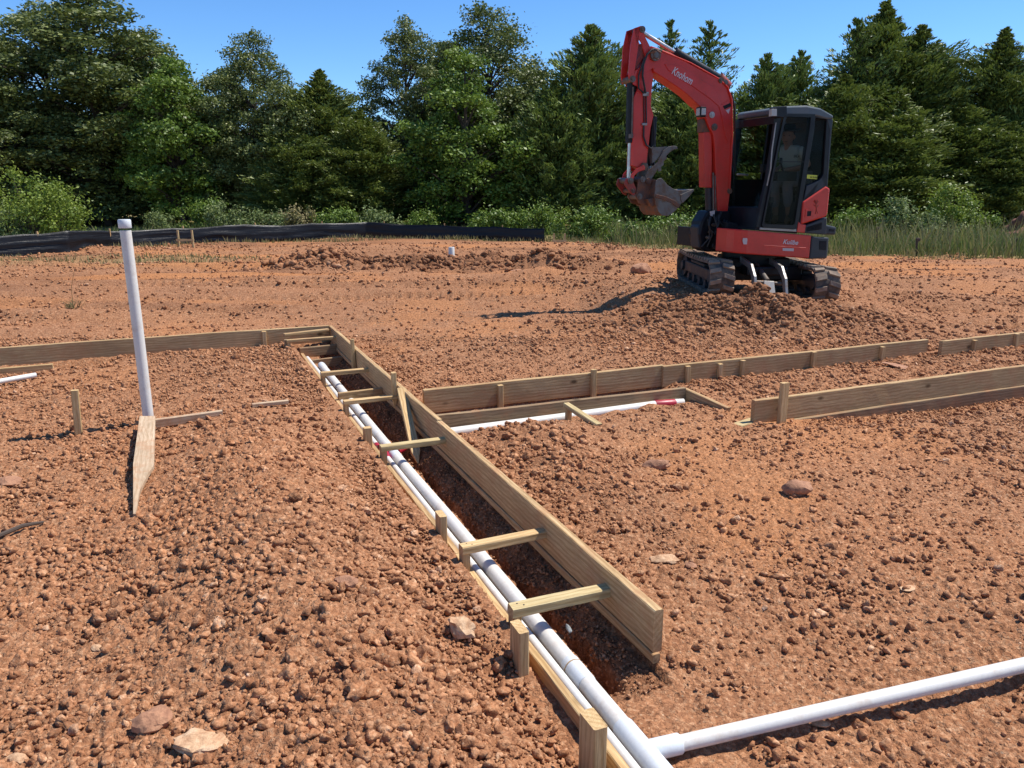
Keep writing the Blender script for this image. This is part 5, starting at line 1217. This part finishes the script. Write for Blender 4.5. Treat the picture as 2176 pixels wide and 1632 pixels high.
# dirt heap at far right
g = G(2165, 545, 0); Yh = 23.0; c0 = AT(2150, 530, Yh); v, f = ICO[3]
_, vv = None, v.copy(); import bmesh
bm = bmesh.new(); bmesh.ops.create_icosphere(bm, subdivisions=5, radius=1); vv = np.array([q.co[:] for q in bm.verts]); ff = np.array([[w.index for w in q.verts] for q in bm.faces]); bm.free()
rr = 1 + .35 * n3(vv, 3, 1.6) + .16 * n3(vv, 8, 5) + .07 * n3(vv, 9, 14); vv = vv * rr[:, None] * np.array([1.25, 1.0, .8])
me = np_mesh('dirt_heap', vv, ff, smooth=True); me.materials.append(M['heap']); o = bpy.data.objects.new('dirt_heap', me); C.objects.link(o); o.location = (15.45, Yh, -.05)
tag(o, 'dark red heap of dug earth at the edge of the trees on the far right', 'dirt heap')
for (px, yt, yb, lab) in ((1860, 482, 522, 'short dark post in the tall grass right of the excavator'), (1945, 505, 545, 'thin dark post with a tattered top in the tall grass at right'), (2152, 505, 540, 'thin dark post in the tall grass below the dirt heap')):
    b = G(px, yb + 4, 0); t = AT(px, yt, b.y); mb = MB(); mb.box((b.x, b.y, t.z / 2), (.05, .05, t.z)); mb.box((b.x + .01, b.y, t.z * .9), (.09, .06, t.z * .16))
    tag(obj('post', mb, M['bark'], bevel=.01), lab, 'post', 'posts in the tall grass')
print('fence', round(time.time() - T0, 1))
# ---------------------------------------------------------------- vegetation
def cards(cen, nrm, size, aspect, tint, r2, up=None):
    """two-triangle leaf faces: cen (n,3), nrm (n,3) -> verts, quads"""
    n = len(cen); a = r2.normal(size=(n, 3)) if up is None else up
    a = a - nrm * np.sum(a * nrm, 1)[:, None]; a /= np.linalg.norm(a, axis=1)[:, None] + 1e-9
    b = np.cross(nrm, a); s = size[:, None]
    p0 = cen - a * s; p1 = cen + b * s * aspect + a * s * .1 + nrm * s * .15; p2 = cen + a * s; p3 = cen - b * s * aspect + a * s * .1 + nrm * s * .15
    v = np.stack([p0, p1, p2, p3], 1).reshape(-1, 3); f = np.arange(4 * n).reshape(n, 4); return v, f, np.repeat(tint, 4)
def unit(v): return v / (np.linalg.norm(v, axis=1)[:, None] + 1e-9)
def limb_mesh(segs):
    mb = MB()
    for pts, rads in segs: mb.tube(pts, rads, 6, False)
    return mb.mesh('limbs')
def deciduous(seed, H, Wd, base, nblob, leaves, leaf=.075, droop=0):
    r2 = np.random.default_rng(seed); cen = []; segs = [([(0, 0, -.2), (.05, 0, H * .3), (0, .05, H * .6), (0, 0, H * .92)], [.13, .10, .06, .02])]
    tries = 0; blobs = []
    while len(blobs) < nblob and tries < 6000:
        tries += 1; u = r2.random(); z = base + (H - base) * u
        prof = math.sin(math.pi * min(1, (u * .86 + .13))) ** .6 * (1.0 if u < .6 else 1 - .45 * (u - .6) / .4)
        th = r2.uniform(0, 6.283); rr = Wd * prof * (r2.uniform(.35, 1.0) ** .6) * (.80 + .35 * math.sin(3 * th + seed) * r2.random())
        p = np.array([math.cos(th) * rr, math.sin(th) * rr, z]); br = r2.uniform(.34, .72) * (Wd / 2.6) ** .5
        if all(np.linalg.norm(p - q[0]) > .55 * (br + q[1]) * .8 for q in blobs): blobs.append((p, br))
    for i, (p, br) in enumerate(blobs):
        if i % 2 == 0: segs.append(([(0, 0, max(.4, p[2] - 1.0 - .25 * abs(p[0]))), (p[0] * .5, p[1] * .5, p[2] - .45), tuple(p)], [.05, .03, .012]))
    V_, F_, T_ = [], [], []; off = 0; tot = sum(b[1] ** 2 for b in blobs)
    for p, br in blobs:
        n = int(leaves * br ** 2 / tot); d = unit(r2.normal(size=(n, 3))); d[:, 2] = np.where((d[:, 2] < -.2) & (r2.random(n) < .5), -d[:, 2], d[:, 2])
        lump = 1 + .5 * n3(d, int(r2.integers(999)), 2.2); rad = br * lump * (r2.random(n) ** .33) * np.where(r2.random(n) < .10, 1.35, 1)
        c = p + d * rad[:, None] * np.array([1, 1, .72]); nn = unit(.7 * d + 1.0 * r2.normal(size=(n, 3)) + np.array([0, 0, .2]))
        tb = r2.normal(.42, .10); t = np.clip(tb + r2.normal(0, .20, n) , 0, 1)
        v, f, tt = cards(c, nn, leaf * r2.uniform(.6, 1.25, n), .62, t, r2); V_.append(v); F_.append(f + off); T_.append(tt); off += len(v)
    me = np_mesh('crown', np.concatenate(V_), np.concatenate(F_), {'tint': np.concatenate(T_)})
    return me, limb_mesh(segs)
def conifer(seed, H, Wd, base, nbr, spread, style='cedar', leaf=.10):
    """style cedar: dense feathery; pine: whorls of upturned branches with needle tufts"""
    r2 = np.random.default_rng(seed); segs = [([(0, 0, -.2), (.03, 0, H * .4), (0, .03, H * .75), (0, 0, H)], [.12, .08, .04, .008])]
    C_, D_, S_, T_ = [], [], [], []
    for i in range(nbr):
        u = (i + r2.random()) / nbr; z = base + (H - base) * u ** (.9 if style == 'cedar' else .95)
        if style == 'pine':
            nw = max(8, int((H - base) / .42)); k = min(nw - 1, int(u * nw)); z = base + (H - base) * (k + .5) / nw + r2.normal(0, .05)
        uu = (z - base) / (H - base); prof = (1 - uu) ** (.62 if style == 'cedar' else .6) * min(1, (1 - uu) / .25) ** .6
        L = Wd * (prof * (.75 + .25 * min(1, uu * 5)) + .03) * r2.uniform(.62, 1.1); th = r2.uniform(0, 6.283)
        if style == 'cedar': L *= 1 + .22 * math.sin(2 * th + seed) + .15 * math.sin(z * 3 + th * 2)
        rise = r2.normal(.35 if style == 'cedar' else .30, .15) + .5 * uu
        m = max(3, int(L / (.10 if style == 'cedar' else .16)) + 1); q = np.linspace(.22 if L > .8 else .0, 1, m)
        hor = L * q; up_ = L * (rise * q - (.35 if style == 'cedar' else .12) * q + (.3 if style == 'pine' else .18) * q ** 2.5)
        bx_ = np.stack([np.cos(th) * hor, np.sin(th) * hor, z + up_], 1)
        if r2.random() < (.3 if style == 'cedar' else .8): segs.append(([(0, 0, z), tuple(bx_[m // 2]), tuple(bx_[-1])], [.022, .014, .005]))
        per = 15 if style == 'cedar' else 11
        for j in range(m):
            sp_ = (.30 if style == 'cedar' else .24) * (1.05 - .7 * q[j]) * min(1, L); c = bx_[j] + r2.normal(size=(per, 3)) * sp_ * np.array([1, 1, .55])
            od = np.array([math.cos(th), math.sin(th), .35 + rise]); d = unit(od * 1.0 + .55 * r2.normal(size=(per, 3)) + np.array([0, 0, .35 if style == 'pine' else .1]))
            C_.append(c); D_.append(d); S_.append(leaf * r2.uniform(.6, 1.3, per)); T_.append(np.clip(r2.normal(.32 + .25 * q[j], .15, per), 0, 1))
    # leader
    n = 26; zz = H - r2.random(n) * .9; C_.append(np.stack([r2.normal(0, .05, n), r2.normal(0, .05, n), zz], 1)); D_.append(unit(np.stack([r2.normal(0, .5, n), r2.normal(0, .5, n), np.ones(n)], 1))); S_.append(np.full(n, leaf)); T_.append(np.full(n, .5))
    c = np.concatenate(C_); d = np.concatenate(D_); s = np.concatenate(S_); t = np.concatenate(T_)
    nn = unit(np.cross(d, r2.normal(size=d.shape)))
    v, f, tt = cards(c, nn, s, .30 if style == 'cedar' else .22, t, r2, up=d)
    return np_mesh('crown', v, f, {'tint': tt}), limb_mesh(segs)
LIB = {}
def lib(kind, k):
    key = (kind, k)
    if key not in LIB:
        if kind == 'oak': LIB[key] = deciduous(10 + k, 10, 3.0, .4, 140, 50000, .062)
        if kind == 'broad': LIB[key] = deciduous(30 + k, 7, 2.2, .3, 90, 24000, .066)
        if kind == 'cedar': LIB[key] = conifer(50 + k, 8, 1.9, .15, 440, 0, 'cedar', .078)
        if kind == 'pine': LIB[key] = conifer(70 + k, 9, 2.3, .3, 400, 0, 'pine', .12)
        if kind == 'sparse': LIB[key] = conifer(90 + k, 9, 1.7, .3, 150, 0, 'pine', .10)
        for m_, mat in zip(LIB[key], ({'oak': M['leaf_dark'], 'broad': M['leaf_green'], 'cedar': M['cedar'], 'pine': M['needle'], 'sparse': M['needle']}[kind], M['bark'])): m_.materials.append(mat)
    return LIB[key]
BASEH = {'oak': 10, 'broad': 7, 'cedar': 8, 'pine': 9, 'sparse': 9}; BASEW = {'oak': 3.0, 'broad': 2.2, 'cedar': 1.9, 'pine': 2.3, 'sparse': 1.7}
NAME = {'oak': 'oak_tree', 'broad': 'broadleaf_tree', 'cedar': 'cedar_tree', 'pine': 'pine_tree', 'sparse': 'pine_tree'}
rt_ = random.Random(5)
def tree(kind, k, px, ytop, Y, wpx, label, mat=None, group='trees along the edge of the clearing', sub=True):
    Y += 3.6
    crown, limbs = lib(kind, k); g = AT(px, 480, Y); top_ = AT(px, ytop, Y).z; d = Y * cp; hw = wpx / 2 / FPX * d * (1.12 if kind in ('oak', 'broad') else 1.3)
    o = bpy.data.objects.new(NAME[kind], None); C.objects.link(o); o.location = (g.x, Y, 0); o.rotation_euler = (0, 0, rt_.uniform(0, 6.28))
    sz = top_ / BASEH[kind]; sw = hw / BASEW[kind]; o.scale = (sw, sw, sz)
    tag(o, label, 'tree', group)
    for nm, me in (('crown', crown), ('trunk', limbs)):
        c = bpy.data.objects.new(nm, me); C.objects.link(c); c.parent = o
        if nm == 'crown' and mat is not None:
            c.material_slots[0].link = 'OBJECT'; c.material_slots[0].material = mat
    return o
TR = [
 ('oak', 0, 20, 60, 30, 330, 'big dark oak at the left edge of the photo'),
 ('oak', 1, 235, -25, 31.5, 470, 'tallest dark oak of the left group, its top cut by the photo edge'),
 ('oak', 2, 140, 20, 33, 360, 'dark oak filling in behind the left group'),
 ('broad', 0, 392, 128, 29, 240, 'lighter green broadleaf tree in front of the tall left oak', 'leaf_green'),
 ('oak', 0, 330, 60, 32.5, 330, 'dark oak right behind the lighter green tree'),
 ('oak', 3, 560, 72, 30, 230, 'narrow dark broadleaf tree with a notched top left of the sky gap'),
 ('oak', 1, 500, 150, 31.5, 250, 'dark oak tucked behind the notched tree'),
 ('broad', 1, 610, 190, 28.5, 190, 'dark broadleaf tree at the right shoulder of the notched tree', 'leaf_dark'),
 ('cedar', 0, 697, 150, 29, 220, 'pointed cedar rising in the sky gap'),
 ('cedar', 1, 775, 235, 28, 210, 'lower cedar right of the pointed cedar'),
 ('cedar', 2, 640, 270, 27.5, 200, 'short cedar below the notched tree'),
 ('oak', 2, 872, 48, 31, 210, 'dark oak left of the two humped oaks'),
 ('oak', 3, 1040, 15, 31.5, 300, 'tall humped dark oak just right of the middle of the photo'),
 ('oak', 0, 960, 85, 32.5, 260, 'dark oak filling in between the humped oaks'),
 ('broad', 2, 992, 110, 28, 260, 'green broadleaf tree with a bare trunk foot before the humped oaks', 'leaf_green'),
 ('broad', 1, 1090, 200, 29.5, 220, 'green broadleaf tree right of the bare trunk', 'leaf_dark'),
 ('pine', 0, 1248, 55, 29, 250, 'tall open pine left of the excavator arm'),
 ('pine', 1, 1175, 170, 28, 220, 'shorter pine between the humped oaks and the open pine'),
 ('sparse', 0, 1405, 42, 31, 160, 'thin pine top showing through behind the excavator boom'),
 ('sparse', 1, 1485, 42, 30, 190, 'sparse pointed pine above the excavator boom'),
 ('pine', 2, 1330, 170, 29.5, 250, 'pine behind the excavator bucket'),
 ('pine', 1, 1450, 150, 28.5, 250, 'wide pine behind the excavator boom'),
 ('pine', 0, 1605, 115, 30, 170, 'pine just left of the cab roof'),
 ('pine', 2, 1672, 108, 30.5, 160, 'pine directly above the cab roof'),
 ('cedar', 3, 1640, 210, 28, 260, 'cedar behind the cab'),
 ('sparse', 1, 1780, 38, 30, 200, 'narrow dark pine with loose top right of the cab'),
 ('cedar', 0, 1832, 5, 31, 270, 'tallest pointed conifer of the right group'),
 ('cedar', 2, 1910, 55, 30.5, 230, 'wide conifer right of the tallest one'),
 ('cedar', 1, 1765, 160, 28, 250, 'dark cedar right behind the cab'),
 ('cedar', 3, 1870, 190, 27.5, 300, 'broad low cedar with drooping boughs right of the cab'),
 ('pine', 0, 1955, 110, 31.5, 170, 'dark pine between the two right hand groups'),
 ('cedar', 0, 2078, 62, 29.5, 230, 'feathery conifer near the right edge of the photo'),
 ('cedar', 2, 2010, 210, 28.5, 220, 'low cedar left of the feathery conifer'),
 ('pine', 1, 2165, 120, 29, 200, 'pine cut by the right edge of the photo'),
 ('cedar', 1, 2120, 260, 27.5, 200, 'low dark cedar behind the dirt heap'),
 ('cedar', 3, 2290, 80, 30, 260, 'cedar beyond the right edge'),
 ('oak', 2, -160, 40, 30.5, 320, 'oak beyond the left edge'),
 ('broad', 0, 720, 300, 32, 260, 'broadleaf tree behind the pointed cedar', 'leaf_dark'),
 ('broad', 2, 1130, 140, 33, 260, 'broadleaf tree behind the shorter pine', 'leaf_dark'),
]
for tt in TR: tree(*tt[:7], mat=M[tt[7]] if len(tt) > 7 else None)
# the wood behind reads as one mass: repeated crowns joined into one object
Vs, Fs, Ts, off = [], [], [], 0
crown = lib('oak', 3)[0]; nv = len(crown.vertices); cv = np.empty(nv * 3, np.float32); crown.vertices.foreach_get('co', cv); cv = cv.reshape(-1, 3)
ct = np.empty(nv, np.float32); crown.attributes['tint'].data.foreach_get('value', ct); sel = np.arange(0, nv // 4, 2)
qi = (sel[:, None] * 4 + np.arange(4)[None]).ravel(); cv = cv[qi]; ct = ct[qi]
for i in range(19):
    px = -260 + i * 145 + rt_.uniform(-30, 30); Y = 41 + rt_.uniform(-1, 3); ytop = rt_.uniform(190, 250)
    g = AT(px, 480, Y); H = AT(px, ytop, Y).z; th = rt_.uniform(0, 6.28); c_, s_ = math.cos(th), math.sin(th)
    v = cv * np.array([1.15, 1.15, H / 10]); v = np.stack([v[:, 0] * c_ - v[:, 1] * s_ + g.x, v[:, 0] * s_ + v[:, 1] * c_ + Y, v[:, 2]], 1)
    # make leaves larger about their own centres so the wood is dense
    q = v.reshape(-1, 4, 3); m_ = q.mean(1, keepdims=True); q = m_ + (q - m_) * 1.9
    Vs.append(q.reshape(-1, 3)); Fs.append(np.arange(len(v)).reshape(-1, 4) + off); Ts.append(ct * .8); off += len(v)
me = np_mesh('woods', np.concatenate(Vs), np.concatenate(Fs), {'tint': np.concatenate(Ts)}); me.materials.append(M['leaf_dark'])
o = bpy.data.objects.new('woods', me); C.objects.link(o); tag(o, 'dark mass of woods behind the front row of trees', None, None, 'stuff')
print('trees', round(time.time() - T0, 1))

# bushes
def bush(name, px, ybase, ytop, wpx, mat, label, seed, leaf=.05, n=4200, Y=None, cat='bush', group='bushes at the foot of the trees'):
    b = G(px, ybase, 0) if Y is None else AT(px, ybase, Y); Y = b.y; H = AT(px, ytop, Y).z; hw = wpx / 2 / FPX * Y * cp
    r2 = np.random.default_rng(seed); nb = 30; V_, F_, T_ = [], [], []; off = 0; segs = []
    for i in range(nb):
        th = r2.uniform(0, 6.28); u = r2.random() ** .7; z = H * (.12 + .80 * u) * r2.uniform(.6, 1.0); rr = hw * math.sqrt(max(.05, 1 - (z / H) ** 2 * .8)) * r2.uniform(.3, .95)
        p = np.array([math.cos(th) * rr, math.sin(th) * rr * .7, z]); br = r2.uniform(.10, .30) * min(hw, H) * 1.1
        k = n // nb; d = unit(r2.normal(size=(k, 3))); lum = 1 + .6 * n3(d, int(r2.integers(999)), 2.5); c = p + d * (br * lum * r2.random(k) ** .4 * np.where(r2.random(k) < .22, 2.0, 1))[:, None]; c[:, 2] = np.maximum(c[:, 2], .03)
        nn = unit(d + .8 * r2.normal(size=(k, 3)) + np.array([0, 0, .5])); v, f, t = cards(c, nn, leaf * r2.uniform(.6, 1.3, k), .5, np.clip(r2.normal(.45, .2, k) + r2.normal(0, .08), 0, 1), r2)
        V_.append(v); F_.append(f + off); T_.append(t); off += len(v); segs.append(([(0, 0, -.05), (p[0] * .5, p[1] * .5, z * .5), tuple(p)], [.015, .01, .005]))
    root = empty(name, (b.x, Y, 0.0), label, cat, group)
    me = np_mesh('foliage', np.concatenate(V_), np.concatenate(F_), {'tint': np.concatenate(T_)}); me.materials.append(mat)
    o = bpy.data.objects.new('foliage', me); C.objects.link(o); o.parent = root
    me = limb_mesh(segs); me.materials.append(M['bark']); o = bpy.data.objects.new('stems', me); C.objects.link(o); o.parent = root
BS = [
 (70, 505, 335, 220, 'leaf_lime', 'bright yellow green sapling bush at the left edge, the tallest bush'), (-60, 505, 300, 200, 'leaf_lime', 'yellow green bush cut off by the left edge'),
 (130, 500, 400, 110, 'leaf_lime', 'low yellow green bush right of the bright sapling'), (30, 510, 440, 120, 'leaf_pale', 'pale low weeds before the bright sapling'),
 (350, 492, 445, 80, 'leaf_pale', 'whitish flowering low bush right of the standpipe'), (425, 490, 405, 110, 'leaf_green', 'soft green weeds behind the silt fence right of the standpipe'), (480, 490, 420, 90, 'leaf_pale', 'pale green weeds left of the brown brush'),
 (560, 488, 432, 100, 'leaf_pale', 'greyish weeds behind the middle of the silt fence'), (640, 485, 440, 110, 'twigs', 'brownish dry brush behind the silt fence'), (715, 482, 440, 110, 'leaf_green', 'green weeds right of the dry brush'),
 (800, 480, 445, 110, 'leaf_pale', 'low weeds behind the highest part of the silt fence'), (890, 482, 445, 90, 'leaf_green', 'low green bush left of the bare trunk'), (1050, 486, 440, 110, 'leaf_green', 'green bush right of the bare trunk'),
 (1140, 500, 430, 130, 'leaf_green', 'dark green bush by the end of the silt fence'), (1250, 520, 425, 150, 'leaf_green', 'shaded leafy bush below the excavator bucket'), (1350, 525, 470, 130, 'leaf_green', 'low leafy bush left of the boom foot'), (1440, 530, 440, 140, 'leaf_green', 'leafy bush right behind the boom foot'),
 (1820, 530, 430, 130, 'leaf_green', 'bush just right of the excavator counterweight'), (1925, 530, 420, 130, 'leaf_pale', 'loose pale bush below the light green sapling'), (2010, 520, 375, 150, 'leaf_lime', 'light green sapling catching the sun near the right edge'),
 (2075, 530, 450, 100, 'leaf_green', 'bush left of the dirt heap'), (1985, 540, 470, 160, 'leaf_pale', 'weeds in the tall grass below the sapling')]
for i, (px, yb, yt, w, mt, lab) in enumerate(BS):
    bush('bush', px, yb, yt, w, M['drygrass'] if mt == 'twigs' else M[mt], lab, 900 + i, leaf=.05 if w > 100 else .042, n=4200 if w > 100 else 2600, Y=27.4 + (i % 3) * .5 if px > 300 and px < 1180 else (24.0 + (i % 3) * .7))
# grass
def grass(name, x0, x1, yfun, depth, n, hlo, hhi, mat, label, seed, dens=None):
    r2 = np.random.default_rng(seed); x = r2.uniform(x0, x1, n); y = yfun(x) + r2.random(n) ** 1.0 * depth
    k = r2.random(n) < (.55 + .9 * vn(x * .9, y * .9, seed)); x, y = x[k], y[k]; n = len(x); z = ground_h(x, y) * .6
    hgt = (hlo + (hhi - hlo) * r2.random(n) ** 1.5) * (.7 + .8 * (vn(x * .6, y * .6, seed + 1) + .5)); a = r2.uniform(0, 6.283, n); ln = r2.normal(0, .28, (n, 2)) * hgt[:, None]; w = .007 + .008 * r2.random(n)
    wx, wy = np.cos(a) * w, np.sin(a) * w
    p0 = np.stack([x - wx, y - wy, z - .03], 1); p1 = np.stack([x + wx, y + wy, z - .03], 1)
    q0 = np.stack([x + ln[:, 0] * .4 - wx * .8, y + ln[:, 1] * .4 - wy * .8, z + hgt * .6], 1); q1 = np.stack([x + ln[:, 0] * .4 + wx * .8, y + ln[:, 1] * .4 + wy * .8, z + hgt * .6], 1)
    r0 = np.stack([x + ln[:, 0], y + ln[:, 1], z + hgt], 1); r1 = r0 + np.stack([wx * .2, wy * .2, wx * 0], 1)
    v = np.stack([p0, p1, q0, q1, r0, r1], 1).reshape(-1, 3); b = np.arange(n) * 6
    f = np.concatenate([np.stack([b, b + 1, b + 3, b + 2], 1), np.stack([b + 2, b + 3, b + 5, b + 4], 1)])
    t = np.repeat(np.clip(r2.normal(.45, .22, n), 0, 1), 6)
    me = np_mesh(name, v, f, {'tint': t}); me.materials.append(mat); o = bpy.data.objects.new(name, me); C.objects.link(o); tag(o, label, None, None, 'stuff')
ed = lambda x: np.interp(x, [-60, -14, -12.4, -10.2, -8.5, -7.2, -3, 1, 3, 6, 9, 12, 60], [17.2, 18.6, 19.7, 22.8, 24.2, 25.4, 26.6, 25.0, 22.7, 20.0, 19.0, 18.0, 17.4])
grass('tall_grass', 3.0, 20, lambda x: ed(x) - .1, 6.5, 26000, .10, .55, M['grass'], 'tall green grass along the far edge of the clay behind the excavator', 21)
grass('seed_grass', 3.0, 20, lambda x: ed(x) - .1, 5.5, 12000, .15, .75, M['drygrass'], 'dry seeding grass stalks among the tall green grass', 31)
grass('dry_grass', -3, 20, lambda x: ed(x) - .7, 1.4, 9000, .04, .22, M['drygrass'], 'short dry grass fringe where the clay ends', 22)
grass('weedy_grass', -22, 3.2, lambda x: ed(x) + .5, 6.0, 30000, .08, .38, M['grass'], 'green weeds and grass behind the silt fence', 23)
grass('thin_grass', -13.5, -5.6, lambda x: 17.0 + 0 * x + (x + 9) * .15, 1.8, 3600, .03, .13, M['drygrass'], 'thin new grass on the clay before the silt fence at left', 24)
grass('fence_grass', -13, 1.5, lambda x: ed(x) - 1.3, .8, 5200, .03, .16, M['drygrass'], 'thin grass along the foot of the silt fence', 25)
g = G(155, 655, 0); mb = MB()
for i in range(36):
    a = rnd.uniform(0, 6.28); l = rnd.uniform(.05, .16); q = Vector((g.x + rnd.gauss(0, .05), g.y + rnd.gauss(0, .05), gz(g.x, g.y)))
    mb.tube([q, q + Vector((math.cos(a) * l * .4, math.sin(a) * l * .4, l * .7)), q + Vector((math.cos(a) * l, math.sin(a) * l, l * .9))], [.004, .003, .001], 3, False)
mb.tube([(g.x, g.y, gz(g.x, g.y)), (g.x + .02, g.y, .3), (g.x + .09, g.y, .52)], [.004, .003, .002], 4)
tag(obj('weed', mb, M['drygrass'], fix=False), 'lone dry weed with one tall stalk on the packed clay left of the standpipe', 'weed')

# ---------------------------------------------------------------- light
SUN = Vector((1.85, .67, 3.4)).normalized()
sl = bpy.data.lights.new('sun', 'SUN'); sl.energy = SUN_E; sl.angle = R(.53); sl.color = (1, .955, .89)
so = bpy.data.objects.new('sun', sl); C.objects.link(so); so.rotation_euler = (-SUN).to_track_quat('-Z', 'Y').to_euler()
w = bpy.data.worlds.new('World'); scene.world = w; w.use_nodes = True; nt = w.node_tree; bg = nt.nodes['Background']
sk = nt.nodes.new('ShaderNodeTexSky'); sk.sky_type = 'NISHITA'; sk.sun_disc = False; sk.sun_elevation = math.asin(SUN.z); sk.sun_rotation = math.atan2(SUN.x, SUN.y)
sk.air_density = 1.0; sk.dust_density = 0.0; sk.ozone_density = 6.0; sk.altitude = 2500
hs = nt.nodes.new('ShaderNodeHueSaturation'); hs.inputs['Saturation'].default_value = 1.14; nt.links.new(sk.outputs[0], hs.inputs['Color']); nt.links.new(hs.outputs[0], bg.inputs[0]); bg.inputs[1].default_value = SKY_S
vs_ = scene.view_settings; vs_.view_transform = 'Standard'; vs_.look = 'None'; vs_.exposure = EXPO; vs_.gamma = 1
scene.cycles.use_denoising = True; scene.cycles.max_bounces = 6; scene.cycles.diffuse_bounces = 3; scene.cycles.transparent_max_bounces = 12
print('done', round(time.time() - T0, 1))
